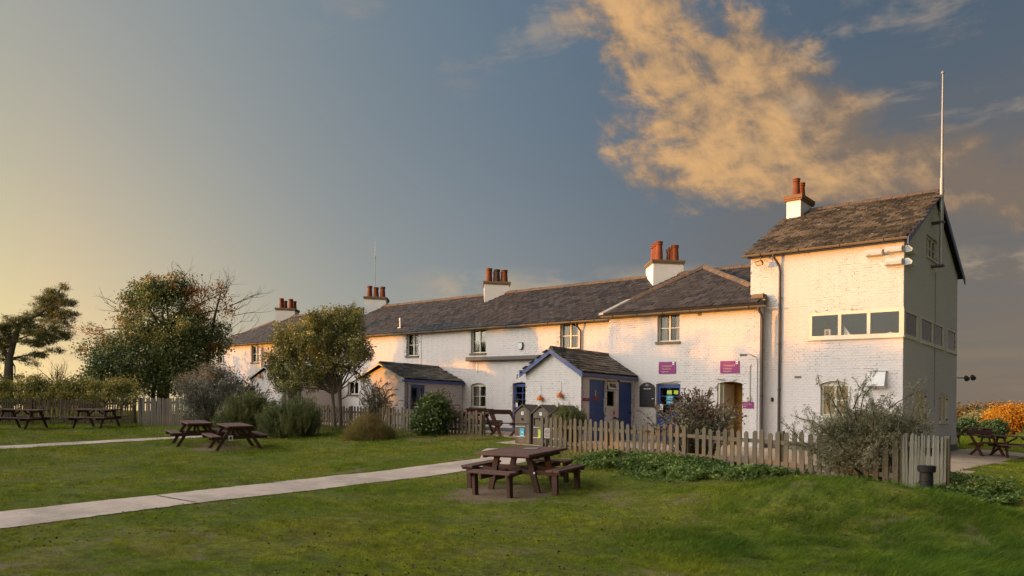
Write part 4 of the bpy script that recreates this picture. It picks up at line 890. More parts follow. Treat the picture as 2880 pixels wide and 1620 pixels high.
# ================================================================== THINGS FIXED TO THE WALLS
fe = face_y(-.306); ft = face_y(-.006); fxt = face_x(.006)
def plaque(name, tf, a0, a1, z0, z1, mat, label, cat, b=.022, group=None):
    p = tf((a0 + a1) / 2, 0, z0); T = thing(name, sh(p), label, cat, group)
    MB(tf).box(a0, a1, .002, b, z0, z1).build('panel', mat, T, shear=True, bevel=.003); return T
def trust_sign(a0, a1, z0, z1, lines, label):
    T = plaque('wall_sign', fe, a0, a1, z0, z1, 'purple', label, 'sign', group='purple signs over the doors')
    w, h = a1 - a0, z1 - z0
    MB(fe).box(a1 - .115, a1 - .045, .022, .026, z1 - .105, z1 - .005).build('emblem', 'paper', T, shear=True)
    m = MB(fe)
    for dx, dz in ((-.012, 0), (.006, .008), (.014, -.008), (0, -.004)): m.box(a1 - .08 + dx - .010, a1 - .08 + dx + .010, .0262, .0275, z1 - .06 + dz - .008, z1 - .06 + dz + .008)
    m.build('emblem_mark', 'ink', T, shear=True)
    text(lines[0], .082, 'gold', T, fe, a0 + .115, z1 - .165, .0235); text(lines[1], .082, 'gold', T, fe, a0 + .115, z1 - .262, .0235); text(lines[2], .043, 'paper', T, fe, a0 + .115, z0 + .055, .0235)
    for a in (a0 + .025, a1 - .025):
        for z in (z0 + .025, z1 - .025): MB(fe).box(a - .007, a + .007, .022, .027, z - .007, z + .007).build('screw', 'greymetal', T, shear=True)
trust_sign(-7.44, -6.80, 2.30, 2.70, ('Coastguard', 'Tea Room', 'Dogs welcome'), 'purple wall sign reading Coastguard Tea Room above the blue glazed door')
trust_sign(-5.21, -4.57, 2.30, 2.69, ('Coastguard', 'Lookout', 'Dogs welcome'), 'purple wall sign reading Coastguard Lookout above the open doorway')
s = plaque('door_sign', fe, -4.44, -4.10, 1.21, 1.41, 'purple', 'small purple sign with two lines beside the open lookout doorway', 'sign')
text('Property Office', .042, 'gold', s, fe, -4.42, 1.325, .0235); MB(fe).box(-4.42, -4.33, .0222, .0235, 1.258, 1.272).build('lettering', 'gold', s, shear=True)
s = plaque('door_sign', face_x(-8.392), -3.36, -3.00, 1.28, 1.38, 'purple', 'narrow purple sign with red line on the toilet block side wall', 'sign'); MB(face_x(-8.392)).box(-3.30, -3.06, .0222, .0235, 1.318, 1.342).build('lettering', 'redink', s, shear=True)
# menu board with arched head
T = thing('menu_board', sh((-7.88, -.31, 1.15)), 'black arched chalkboard menu hanging between toilet block and tea-room door', 'chalkboard')
A = arc_pts(-8.18, -7.59, 1.86, .15); m = MB(fe); P = [(-8.18, 1.16), (-7.59, 1.16)] + A[::-1]; n = len(P)
m.add([(p[0], .002, p[1]) for p in P] + [(p[0], .03, p[1]) for p in P], [tuple(range(n - 1, -1, -1)), tuple(range(n, 2 * n))] + [(i, (i + 1) % n, (i + 1) % n + n, i + n) for i in range(n)])
m.build('board', M_plain('chalkboard_black', (.022, .020, .026), (.035, .032, .036), .6, 9), T, shear=True)
MB(fe).box(-8.02, -7.90, .0302, .0318, 1.775, 1.80).box(-7.88, -7.82, .0302, .0318, 1.775, 1.795).box(-7.80, -7.74, .0302, .0318, 1.775, 1.80).build('lettering', 'paper', T, shear=True)
m = MB(fe)
for dx, dz, r in ((-.05, .05, .03), (.0, .075, .03), (.05, .05, .028), (.01, .03, .03), (-.02, .09, .02)): m.box(-7.885 + dx - r, -7.885 + dx + r, .030, .0325, 1.86 + dz - r * .5, 1.86 + dz + r * .5)
m.build('emblem', M_plain('leaf_emblem', (.30, .33, .25), (.35, .2, .2), .6), T, shear=True)
m = MB(fe); rd = random.Random(4)
for r in range(9):
    a = -8.08
    while a < -7.72: w = rd.uniform(.02, .07); m.box(a, a + w, .030, .0318, 1.66 - r * .05, 1.668 - r * .05); a += w + .02
m.build('chalk_lines', M_plain('chalk', (.12, .11, .12), None, .9), T, shear=True)
MB(fe).box(-7.69, -7.62, .030, .033, 1.44, 1.465).build('price_label', 'paper', T, shear=True)
# notices on the doors
def notice(tf, a0, a1, z0, z1, mat, label, ink=None, b=.004, lines=3):
    p = tf((a0 + a1) / 2, 0, z0); o = thing('notice', sh(p), label, 'notice'); MB(tf).box(a0, a1, b - .003, b, z0, z1).build('sheet', mat, o, shear=True)
    if ink:
        m = MB(tf)
        for i in range(lines): zz = z1 - (z1 - z0) * (i + .6) / (lines + .4); m.box(a0 + (a1 - a0) * .15, a1 - (a1 - a0) * (.15 + .12 * (i % 2)), b, b + .001, zz - .008, zz + .008)
        m.build('print', ink, o, shear=True)
    return o
fd = face_y(-.30 + .112)
notice(fd, -7.21, -6.95, 1.28, 1.57, 'cyan', 'pale blue poster behind the tea-room door glass', 'paper', .006)
notice(fd, -7.19, -7.00, 1.61, 1.75, 'lime', 'pale marked green sticker in the tea-room door pane', 'paper', .006, 1); notice(fd, -6.93, -6.77, 1.62, 1.75, 'lime', 'plain lime sticker beside the marked green sticker on the tea-room door', None, .006)
notice(fd, -7.45, -7.33, 1.08, 1.28, 'paper', 'white and red notice on the stile of the tea-room door', 'redink', .02)
notice(face_y(.112), -14.28, -14.18, 1.02, 1.20, 'paper', 'white and red notice on the cottage blue door behind the bins', 'redink', .02)
# white vent hood
T = thing('vent_hood', sh((-.62, 0, 1.84)), 'white sloping metal vent hood on the tower wall above the shrub', 'vent')
MB().prism([(-.88, -.008, 2.33), (-.88, -.10, 2.33), (-.88, -.24, 1.92), (-.88, -.008, 1.84)], (.47, 0, 0)).build('hood', 'whitemetal', T, shear=True, bevel=.006); MB().box(-.90, -.39, -.12, -.006, 2.332, 2.352).build('top_flange', 'greymetal', T, shear=True)
# swift boxes at the tower's corner
def nestbox(tf, a0, a1, z0, label):
    p = tf((a0 + a1) / 2, 0, z0); T = thing('nest_box', sh(p), label, 'nest box', 'white nest boxes under the tower eaves')
    m = MB(tf); a0_, a1_ = a0, a1; pr = [(.005, z0), (.17, z0 + .02), (.20, z0 + .10), (.10, z0 + .19), (.005, z0 + .19)]
    n = len(pr); m.add([(a0_, b, z) for b, z in pr] + [(a1_, b, z) for b, z in pr], [tuple(range(n)), tuple(range(2 * n - 1, n - 1, -1))] + [(i, i + n, (i + 1) % n + n, (i + 1) % n) for i in range(n)])
    m.build('box', 'whitemetal', T, shear=True); MB(tf).box(a0 + .06, a0 + .14, .172, .178, z0 + .03, z0 + .062).build('entrance', 'black', T, shear=True)
nestbox(ft, -.95, -.52, 5.56, 'white nest box under the tower gutter, farther from the corner of the upper pair'); nestbox(ft, -.45, -.02, 5.60, 'white nest box under the tower gutter at the corner, upper of two')
nestbox(ft, -.45, -.02, 5.25, 'white nest box at the tower corner, below the front pair'); nestbox(fxt, .04, .62, 5.60, 'white nest box on the shaded tower end, upper of two by the corner'); nestbox(fxt, .03, .50, 5.25, 'white nest box on the shaded tower end, lower of two by the corner')
def floodlight(loc, aim, label):
    T = thing('floodlight', loc, label, 'floodlight'); L = Vector(loc); a = Vector(aim).normalized(); s = a.cross(Vector((0, 0, 1))).normalized(); u = s.cross(a)
    m = MB(); c = L + a * .1
    m.add([c - s * .13 - u * .08, c + s * .13 - u * .08, c + s * .13 + u * .08, c - s * .13 + u * .08, c - s * .09 - u * .05 - a * .09, c + s * .09 - u * .05 - a * .09, c + s * .09 + u * .05 - a * .09, c - s * .09 + u * .05 - a * .09], [(0, 1, 2, 3), (7, 6, 5, 4), (0, 4, 5, 1), (1, 5, 6, 2), (2, 6, 7, 3), (3, 7, 4, 0)]); m.build('housing', 'pipe', T)
    m = MB(); c2 = c + a * .004; m.quad(c2 - s * .11 - u * .06, c2 + s * .11 - u * .06, c2 + s * .11 + u * .06, c2 - s * .11 + u * .06); m.build('lens', 'blind', T)
    MB().tube([L + Vector((0, 0, .02)), L + Vector((0, 0, .14)), L + Vector((0, .16, .16))], .015, 6).build('bracket', 'pipe', T)
floodlight(sh((-3.92, -.30, 5.72)), (-.25, -.75, -.6), 'small floodlight under the tower eaves beside the downpipe')
def twin(): 
    T = thing('spotlight_pair', sh((.1, 6.9, 2.5)), 'pair of dark spotlights on a bracket at the tower far corner', 'spotlight')
    b = Vector(sh((.1, 6.88, 2.5))); MB().tube([b - Vector((.1, 0, 0)), b + RGT * .12], .02, 6).build('bracket', 'pipe', T)
    for k, (o, z) in enumerate(((.20, .0), (.42, .03))):
        c = b + RGT * o + Vector((0, 0, z)); d = Vector((.3, -.5, -.5)).normalized(); MB().tube([c - d * .09, c - d * .02, c + d * .09], [.04, .075, .085], 10).build('lamp_head', 'pipe', T)
    MB().tube([b, b + RGT * .44], .015, 6).build('arm', 'pipe', T)
twin()
# flagpole on the gable
T = thing('flagpole', sh((.22, 3.1, 5.65)), 'tall white flagpole clamped to the tower gable end', 'flagpole')
b = Vector(sh((.26, 3.1, 5.68))); MB().tube([b, b + Vector((0, 0, 2.7))], [.062, .055], 12).build('socket', 'greymetal', T, smooth=True)
MB().tube([b + Vector((0, 0, 2.7)), b + Vector((0, 0, 5.85))], [.040, .018], 10).build('pole', 'greymetal', T, smooth=True); MB().lathe(b + Vector((0, 0, 5.85)), [(.015, 0), (.045, .02), (.05, .05), (.02, .09)], 10).build('truck', 'greymetal', T)
for z in (.03, 1.35): MB().box(b.x - .26, b.x + .08, b.y - .09, b.y + .09, b.z + z - .03, b.z + z + .03).build('clamp', 'pipe', T)
# aerial on the second stack
p = Vector(sh((-26.75, 2.5, 6.7))); T = thing('aerial', p, 'thin whip aerial rising from the chimney with three pots', 'aerial'); MB().tube([p, p + Vector((0, 0, 2.15))], [.022, .016], 6).build('mast', 'greymetal', T); MB().tube([p + Vector((0, 0, 2.15)), p + Vector((0, 0, 2.32))], .035, 6).build('joint', 'greymetal', T); MB().tube([p + Vector((0, 0, 2.3)), p + Vector((0, 0, 3.2))], [.010, .004], 5).build('whip', 'greymetal', T)
# awning cassette
T = thing('awning', sh((-14.5, -.1, 2.9)), 'folded brown awning cassette across the cottage wall above the bins', 'awning')
m = MB(); pr = [(-.01, 2.92), (-.18, 2.90), (-.24, 2.95), (-.24, 3.02), (-.20, 3.07), (-.01, 3.10)]; n = len(pr); x0, x1 = -16.88, -10.90
m.add([(x0, y, z) for y, z in pr] + [(x1, y, z) for y, z in pr], [tuple(range(n)), tuple(range(2 * n - 1, n - 1, -1))] + [(i, i + n, (i + 1) % n + n, (i + 1) % n) for i in range(n)]); m.build('cassette', 'awning', T, shear=True)
MB().box(x0 + .02, x1, -.255, -.243, 2.93, 3.02).build('front_bar', M_plain('bronze_bar', (.085, .070, .058), None, .45), T, shear=True)
MB(face_y(0)).box(-16.42, -16.36, .002, .03, 2.42, 2.88).build('crank_rod', 'whitemetal', T, shear=True)
# alarm box, camera, lamp
T = thing('alarm_box', sh((-13.92, 0, 3.35)), 'white burglar alarm box between upper cottage windows', 'alarm'); m = MB(ft); pr = [(-.10, .16), (.10, .16), (.13, .05), (.10, -.07), (.05, -.13), (-.05, -.13), (-.10, -.07), (-.13, .05)]
m.prism([(-13.92 + x, .0, 3.46 + z) for x, z in pr], (0, .07, 0)); m.build('casing', 'pipe', T, shear=True, bevel=.01); m = MB(ft); m.prism([(-13.92 + x * .85, .071, 3.46 + z * .85) for x, z in pr], (0, .012, 0)); m.build('cover', 'whitemetal', T, shear=True)
T = thing('security_camera', sh((-10.80, -3.5, 2.1)), 'white security camera on arm at the toilet block eave', 'camera'); c = Vector(sh((-10.95, -3.55, 2.12))); MB().tube([c + Vector((.2, .2, .07)), c + Vector((.1, .1, .07)), c + Vector((-.0, 0, .0))], .013, 6).build('arm', 'whitemetal', T); MB().lathe(c + Vector((-.05, -.02, -.13)), [(.035, 0), (.05, .02), (.05, .13), (.03, .15)], 10).build('sensor', 'whitemetal', T); MB().tube([c + Vector((.08, .05, .12)), c + Vector((.12, -.12, .09))], .045, 8).build('camera_body', 'whitemetal', T)
T = thing('wall_lamp', sh((-4.05, -.31, 2.6)), 'grey swan-neck wall lamp above the downpipe side of the lookout doorway', 'lamp'); MB(fe).tube([(-4.0, .02, .05), (-4.0, .02, 2.68), (-4.02, .05, 2.78), (-4.12, .22, 2.86), (-4.24, .34, 2.87)], .016, 6).build('conduit', 'whitemetal', T, shear=True); MB(fe).tube([(-4.20, .30, 2.84), (-4.36, .46, 2.83)], [.03, .045], 8).build('lamp_head', 'greymetal', T, shear=True)
T = thing('switch_box', sh((-4.25, -.31, 1.45)), 'cream switch box with conduit above the small purple sign', 'switch'); MB(fe).box(-4.32, -4.20, .002, .07, 1.44, 1.60).build('box', 'cream', T, shear=True, bevel=.006); MB(fe).box(-4.28, -4.24, .07, .078, 1.49, 1.54).build('key_hole', 'ink', T, shear=True); MB(fe).tube([(-4.22, .015, 1.6), (-4.22, .015, 2.52)], .011, 6).build('conduit', 'greymetal', T, shear=True); MB(fe).box(-4.25, -4.19, .0, .03, 2.52, 2.58).build('junction', 'whitemetal', T, shear=True)
T = thing('meter_cover', sh((-3.64, 0, 1.44)), 'small dark grey sensor between the two downpipes', 'sensor'); MB(ft).box(-3.67, -3.60, 0, .05, 1.44, 1.56).build('casing', 'black', T, shear=True, bevel=.01)
T = thing('security_light', sh((-8.36, -1.5, 2.05)), 'small white sensor lamp under the toilet block eave above the vent window', 'lamp'); MB(face_x(-8.394)).box(-1.42, -1.34, 0, .09, 2.03, 2.11).build('base', 'whitemetal', T, shear=True, bevel=.008); MB(face_x(-8.394)).box(-1.40, -1.36, .02, .08, 1.97, 2.03).build('eye', 'black', T, shear=True)
T = thing('water_tap', sh((-8.38, -1.56, .62)), 'dark outdoor tap under the toilet window', 'tap'); q = face_x(-8.394); MB(q).tube([(-1.62, 0, .74), (-1.62, .10, .74), (-1.56, .12, .74), (-1.50, .13, .72), (-1.49, .13, .62)], .018, 6).build('spout', 'black', T, shear=True); MB(q).box(-1.66, -1.58, .06, .10, .76, .80).build('handle', 'black', T, shear=True); plq = MB(q).box(-1.63, -1.52, .0, .008, .86, .98).build('label_plate', 'redink', T, shear=True)
def globe(loc, label, mat='orange'):
    T = thing('wall_float', sh(loc), label, 'float', 'orange floats on the gable'); p = Vector(sh(loc)); MB().lathe(p + Vector((0, -.11, -.08)), [(.03, -.005), (.09, .0), (.10, .05), (.085, .11), (.03, .15)], 14).build('dome', mat, T, smooth=True); MB().tube([p + Vector((0, -.10, .07)), p + Vector((0, -.02, .10))], .012, 6).build('peg', 'pipe', T)
    MB().tube([p + Vector((0, -.012, .10)), p + Vector((.0, -.012, .42))], .004, 4).build('cord', 'pipe', T)
globe((-10.01, -3.412, 1.35), 'orange float on the toilet block gable, lower of the pair'); globe((-9.18, -3.412, 1.46), 'orange float on the toilet block gable, higher of the pair')
T = thing('globe_lamp', sh((-28.2, -3.4, 2.2)), 'amber globe lamp on the porch gable behind the evergreen oak', 'lamp'); p = Vector(sh((-28.25, -3.40, 2.15))); MB().lathe(p, [(.02, -.11), (.08, -.09), (.11, 0), (.08, .09), (.02, .11)], 14).build('globe', M_plain('amber_glass', (.62, .26, .05), None, .3), T, smooth=True); MB().tube([p + Vector((0, .02, .1)), p + Vector((0, .13, .14))], .015, 6).build('arm', 'pipe', T)

# ================================================================== GARDEN FURNITURE
def part(mbx, name, mat, T, bevel=.006): return mbx.build(name, mat, T, local=True, bevel=bevel)
def picnic_table(mat='table', top='tabletop', L=1.78):
    T = bpy.data.objects.new('picnic_table', None); COL.objects.link(T); ROOTLOC[T.name] = Vector((0, 0, 0))
    for i in range(5): y = -.304 + i * .152; part(MB().box(-L / 2, L / 2, y - .07, y + .07, .715, .757), 'tabletop_plank', top, T)
    for s in (-1, 1):
        for j in (0, 1): y = s * (.62 + j * .145); part(MB().box(-L / 2, L / 2, y - .066, y + .066, .425, .463), 'bench_plank', top, T)
    for x in (-.56, .56):
        part(MB().box(x - .023, x + .023, -.37, .37, .635, .713), 'top_bearer', mat, T); part(MB().box(x - .07, x - .025, -.85, .85, .335, .423), 'seat_bearer', mat, T)
        for s in (-1, 1): part(MB().prism([(x - .023, s * .16, .712), (x - .023, s * .27, .712), (x - .023, s * .71, 0), (x - .023, s * .60, 0)], (.046, 0, 0)), 'leg', mat, T)
        part(MB().beam((x * .9, 0, .40), (x * .12, 0, .70), .07, .045), 'brace', mat, T)
    return T
def put(T, px, py, rz, label, group, z=None, loc=None, sc=1.):
    p = ground_at(px, py) if loc is None else Vector(loc); T.location = (p.x, p.y, ztf(p.x, p.y) + .002 if z is None else z)
    # sit on the slope
    c, s_ = math.cos(rz), math.sin(rz); e = .5
    dx = (ztf(p.x + c * e, p.y + s_ * e) - ztf(p.x - c * e, p.y - s_ * e)) / (2 * e); dy = (ztf(p.x - s_ * e, p.y + c * e) - ztf(p.x + s_ * e, p.y - c * e)) / (2 * e)
    T.rotation_euler = (math.atan(dy) * .9, -math.atan(dx) * .9, rz); T.scale = (sc, sc, sc); TABLE_SPOTS.append((p.x, p.y, .75)); return tag(T, label, 'picnic table', group)
G = 'picnic tables on the lawn'
proto = picnic_table()
put(proto, 662, 1262, R(-16), 'brown A-frame picnic table with a white sticker on its seat bearer', G)
t2 = put(copy_tree(proto), 553, 1250.5, R(-16), 'brown A-frame picnic table end to end with the stickered one, nearer the side path', G)
t3 = put(copy_tree(proto), 272, 1203, R(38), 'dark A-frame picnic table in front of the hedge by the paling fence corner', G); t4 = put(copy_tree(proto), 62, 1206, R(40), 'dark A-frame picnic table in front of the hedge beneath the pine', G)
t5 = put(copy_tree(proto), 0, 0, R(25), 'dark picnic table on the grass behind the tower corner', 'picnic tables beyond the tower', loc=survey(2728, 1262, 30.5))
p = Vector(CAM); patio_p = survey(1322, 1212, 27.0); t6 = put(copy_tree(proto), 0, 0, R(2), 'dark picnic table on the patio behind the picket fence', 'tables on the patio', z=ztf(patio_p.x, patio_p.y) + .01, loc=patio_p)
# sticker with a dog emblem on the first table's near bearer
st = thing('table_sticker', proto.location, 'white dog notice sticker on the picnic table end by the rosemary', 'sticker'); st.rotation_euler = proto.rotation_euler
part(MB().box(.602, .606, -.32, -.18, .30, .46), 'sheet', 'paper', st, 0) ; m = MB(); m.box(.6062, .6072, -.28, -.22, .34, .40); m.box(.6062, .6072, -.255, -.215, .40, .43); part(m, 'emblem', 'ink', st, 0)
def square_table():
    T = bpy.data.objects.new('square_picnic_table', None); COL.objects.link(T); ROOTLOC[T.name] = Vector((0, 0, 0)); h = .63
    for i in range(8): y = -h + h / 8 + i * h / 4; part(MB().box(-h + .09, h - .09, y - .074, y + .074, .722, .765), 'tabletop_plank', 'tabletop', T)
    for s in (-1, 1): part(MB().box(s * (h - .045) - .045, s * (h - .045) + .045, -h - .02, h + .02, .716, .768), 'tabletop_edge', 'tabletop', T, .014); part(MB().box(-h + .002, h - .002, s * (h + .03) - .045 + .02, s * (h + .03) + .045, .715, .767), 'tabletop_edge', 'tabletop', T, .014)
    for s in (-1, 1): part(MB().box(-.56, .56, s * .26 - .022, s * .26 + .022, .64, .715), 'top_bearer', 'table', T); part(MB().box(s * .52 - .03, s * .52 + .03, -.55, .55, .655, .714), 'top_bearer', 'table', T)
    for sx in (-1, 1):
        for sy in (-1, 1):
            part(MB().prism([(sx * .30, sy * .285, .712), (sx * .42, sy * .285, .712), (sx * .62, sy * .285, 0), (sx * .49, sy * .285, 0)], (0, sy * .05, 0)), 'leg', 'table', T)
            part(MB().box(sx * .16 - .022, sx * .16 + .022, sy * .20, sy * 1.16, .33, .42) if sy > 0 else MB().box(sx * .16 - .022, sx * .16 + .022, sy * 1.16, sy * .20, .33, .42), 'seat_bearer', 'table', T)
    for s in (-1, 1): part(MB().box(-1.16, 1.16, s * .26 - .024, s * .26 + .024, .335, .425), 'seat_bearer', 'table', T)
    part(MB().box(-.20, .20, -.26, .26, .36, .40), 'centre_block', 'table', T)
    for k in range(4):
        a = k * math.pi / 2; c, s = math.cos(a), math.sin(a); tf = lambda x, y, z, c=c, s=s: (c * x - s * y, s * x + c * y, z)
        for j in (0, 1): part(MB(tf).box(.86 + j * .15, 1.0 + j * .15, -.50, .50, .430, .472), 'bench_plank', 'tabletop', T, .010)
        for y in (-.40, .40): part(MB(tf).box(.95, 1.06, y - .035, y + .035, 0, .428), 'bench_leg', 'table', T)
        [part(MB(tf).box(.87, 1.15, q0, q0 + .06, .385, .428), 'bench_batten', 'table', T) for q0 in (-.46, .40)]
    part(MB().box(.486, .522, -.341, -.335, .36, .40), 'number_tag', 'paper', T, 0)
    return T
ft_ = put(square_table(), 1470, 1375, R(7), 'dark brown square picnic table with four benches standing beside the garden path', None)
TABLE_SPOTS[-1] = (TABLE_SPOTS[-1][0], TABLE_SPOTS[-1][1], 1.05)
m = MB(); M_ = Matrix.Translation(ft_.location) @ ft_.rotation_euler.to_matrix().to_4x4()
o = part(m.box(-.14, .14, -.10, .10, .771, .777), 'leaflet', M_plain('blue_leaflet', (.10, .15, .20), (.3, .3, .3), .35, 8), None, 0); o.matrix_world = M_ @ Matrix.Translation((.03, .30, 0)) @ Matrix.Rotation(.4, 4, 'Z'); tag(o, 'blue grey menu leaflet lying on the square picnic table', 'leaflet')
def x_bench(L=1.3):
    T = bpy.data.objects.new('bench', None); COL.objects.link(T); ROOTLOC[T.name] = Vector((0, 0, 0)); mt = 'redbench'
    for x in (-L / 2 + .08, L / 2 - .08):
        part(MB().prism([(x - .025, .34, .86), (x - .025, .25, .86), (x - .025, -.28, 0), (x - .025, -.17, 0)][::-1], (.05, 0, 0)), 'leg', mt, T); part(MB().prism([(x + .027, -.26, .46), (x + .027, -.16, .46), (x + .027, .36, 0), (x + .027, .25, 0)], (.05, 0, 0)), 'leg', mt, T)
        part(MB().box(x - .06, x - .027, -.28, .26, .375, .435), 'seat_bearer', mt, T)
    for j in range(3): part(MB().box(-L / 2, L / 2, -.27 + j * .15, -.14 + j * .15, .437, .475), 'seat_plank', mt, T)
    part(MB().add([(-L / 2, .255, .76), (L / 2, .255, .76), (L / 2, .335, .90), (-L / 2, .335, .90), (-L / 2, .215, .78), (L / 2, .215, .78), (L / 2, .295, .92), (-L / 2, .295, .92)], [(0, 1, 2, 3), (7, 6, 5, 4), (0, 4, 5, 1), (1, 5, 6, 2), (2, 6, 7, 3), (3, 7, 4, 0)]), 'back_plank', mt, T)
    return T
def putb(T, p, rz, label):
    T.location = (p.x, p.y, ztf(p.x, p.y) + .01); T.rotation_euler = (0, 0, rz); return tag(T, label, 'bench', 'cross-legged benches')
bp = ground_at(1424, 1229); b1 = putb(x_bench(), bp, R(95), 'red brown cross-legged bench with back on the patio beside the bins')
bp = survey(2776, 1290, 22.5); b2 = putb(copy_tree(b1), bp, R(65), 'dark cross-legged bench with back beside the gravel beyond the tower'); b2.scale = (.86,) * 3
bp = ground_at(1362, 1217); b3 = putb(copy_tree(b1), bp, R(80), 'red brown cross-legged bench drawn up to the patio picnic table')
t7 = put(copy_tree(proto), 0, 0, R(30), 'dark picnic table beside the cross-legged bench on the lawn edge', 'picnic tables beyond the tower', loc=survey(2862, 1290, 22.6), sc=.9)

# litter houses
def bin_house(i, label, slot):
    x = -8.78 + .70 * i; y = -5.78; z = ztf(x, y) + .008; T = thing('litter_bin', (x, y + .3, z), label, 'bin', 'timber litter bins'); w, d, h, r = .30, .60, .93, 1.13
    P = lambda a, b, c: (x + a, y + b, z + c)
    for sx in (-1, 1):
        for k in range(5): MB(P).box(min(sx * w, sx * (w - .025)), max(sx * w, sx * (w - .025)), k * d / 5 + .003, (k + 1) * d / 5 - .003, .02, h).build('side_board', 'bin', T)
        for k in range(5):
            b0, b1 = -.05 + k * (d + .1) / 5 + .003, -.05 + (k + 1) * (d + .1) / 5 - .003; e = w + .05; ez = h - .03
            MB(P).add([(sx * e, b0, ez), (0, b0, r + .01), (0, b1, r + .01), (sx * e, b1, ez), (sx * e, b0, ez + .03), (0, b0, r + .045), (0, b1, r + .045), (sx * e, b1, ez + .03)], [(0, 1, 2, 3), (7, 6, 5, 4), (0, 4, 5, 1), (1, 5, 6, 2), (2, 6, 7, 3), (3, 7, 4, 0)]).build('roof_board', 'bin', T)
    for k in range(5):
        a0, a1 = -w + .028 + k * (2 * w - .056) / 5 + .002, -w + .028 + (k + 1) * (2 * w - .056) / 5 - .002; f_ = lambda a: h + (r - h) * (1 - abs(a) / w) - .02
        za = .03; zb_ = .60 if slot else 1.0
        MB(P).box(a0, a1, -.012, .012, za, .58).build('door_board', 'bin', T); lo = .79 if slot else .60
        MB(P).add([(a0, -.01, lo), (a1, -.01, lo), (a1, -.01, f_(a1)), (a0, -.01, f_(a0)), (a0, .012, lo), (a1, .012, lo), (a1, .012, f_(a1)), (a0, .012, f_(a0))], [(0, 1, 2, 3), (7, 6, 5, 4), (0, 4, 5, 1), (1, 5, 6, 2), (2, 6, 7, 3), (3, 7, 4, 0)]).build('gable_board', 'bin', T)
    if slot:
        MB(P).box(-w + .06, w - .06, .02, .03, .58, .79).build('liner', 'rail', T); MB(P).box(-w + .05, w - .05, -.02, .018, .765, .79).build('slot_edge', 'black', T); MB(P).box(-.05, .05, -.015, .019, .70, .765).build('slot_latch', 'black', T)
    else: MB(P).lathe((0, 0, 0), [(.001, 0), (.05, 0), (.05, .004), (.001, .004)], 14) ; m = MB(lambda a, b, c: P(a, -.013 - c, .73 + b)); m.lathe((0, 0, 0), [(.045, 0), (.045, .006)], 16); m.build('round_hole', 'black', T)
    MB(P).box(-w, w, d - .02, d, .02, h).build('back_board', 'bin', T); MB(P).box(-w + .01, w - .01, .0, d - .01, .0, .03).build('base', 'bin', T)
    for z_ in (.20, .50): MB(P).box(-w + .03, .12, -.020, -.013, z_, z_ + .03).build('strap_hinge', 'greymetal', T)
    m = MB(P); m.box(-.045, .045, -.020, -.013, .86, .95); m.build('symbol_plate', 'paper', T); MB(P).box(-.012, .012, -.0225, -.0205, .89, .92).build('symbol', 'ink', T)
    return T, P
B1, P1_ = bin_house(0, 'grey timber gabled litter bin with round hole and blue poster', False); B2, P2_ = bin_house(1, 'grey timber gabled litter bin with wide slot and lime poster', True); B3, P3_ = bin_house(2, 'grey timber gabled litter bin behind the rosemary bush', False)
for P, m1, lb in ((P1_, 'cyan', 'bright blue poster on the litter bin with the round hole'), (P2_, 'lime', 'lime green poster on the slotted litter bin')):
    o = thing('poster', P(0, 0, .2), lb, 'poster'); MB(P).box(-.085, .085, -.026, -.021, .20, .46).build('sheet', m1, o); MB(P).box(-.06, .05, -.0275, -.0262, .235, .25).box(-.02, .03, -.0275, -.0262, .33, .36).build('print', 'paper', o)
# no-smoking style notice on a stake at the fence end
p = ground_at(1538, 1262); p = survey(1538, 1262, 20.0); p.z = ztf(p.x, p.y); T = thing('stake_sign', p, 'pale notice with red prohibition ring on a dark stake at the fence end', 'sign')
fwd = Vector((FWD.x, FWD.y, 0)); tfq = lambda a, b, c: (p.x + RGT.x * a - fwd.x * b, p.y + RGT.y * a - fwd.y * b, p.z + c)
MB(tfq).box(-.03, .03, -.03, .0, -.05, .62).build('stake', 'pipe', T); MB(tfq).box(-.075, .075, .002, .008, .34, .62).build('plate', 'paper', T)
m = MB(tfq); m.tube([(.045 * math.cos(t), .0095, .52 + .045 * math.sin(t)) for t in np.linspace(0, 2 * math.pi, 17)], .006, 4); m.beam((-.03, .0095, .55), (.03, .0095, .49), .006, .008); m.build('ring', 'redink', T); MB(tfq).box(-.055, .055, .008, .0092, .42, .432).box(-.05, .05, .008, .0092, .385, .395).build('print', 'redink', T)

# ================================================================== FENCES
PK = {}
def picket_mesh(h, w, t, mat, pointed=True, key=0):
    k = (round(h, 2), w, t, mat, pointed, key)
    if k not in PK:
        m = MB(); hw = w / 2; rr = random.Random(str(k)); j = lambda: rr.uniform(-.006, .006)
        pr = [(-hw, 0), (hw, 0), (hw + j(), h * .5), (hw, h - hw * .9), (hw * .45, h - hw * .2), (0, h), (-hw * .45, h - hw * .2), (-hw, h - hw * .9), (-hw + j(), h * .5)] if pointed else [(-hw, 0), (hw, 0), (hw + j(), h * .5), (hw * .8, h), (-hw * .7, h + j()), (-hw + j(), h * .5)]
        n = len(pr); m.add([(x, -t / 2, z) for x, z in pr] + [(x, t / 2, z) for x, z in pr], [tuple(range(n)), tuple(range(2 * n - 1, n - 1, -1))] + [(i, i + n, (i + 1) % n + n, (i + 1) % n) for i in range(n)])
        me = bpy.data.meshes.new('picket'); me.from_pydata(m.v, [], m.f); me.materials.append(MT[mat]); PK[k] = me
    return PK[k]
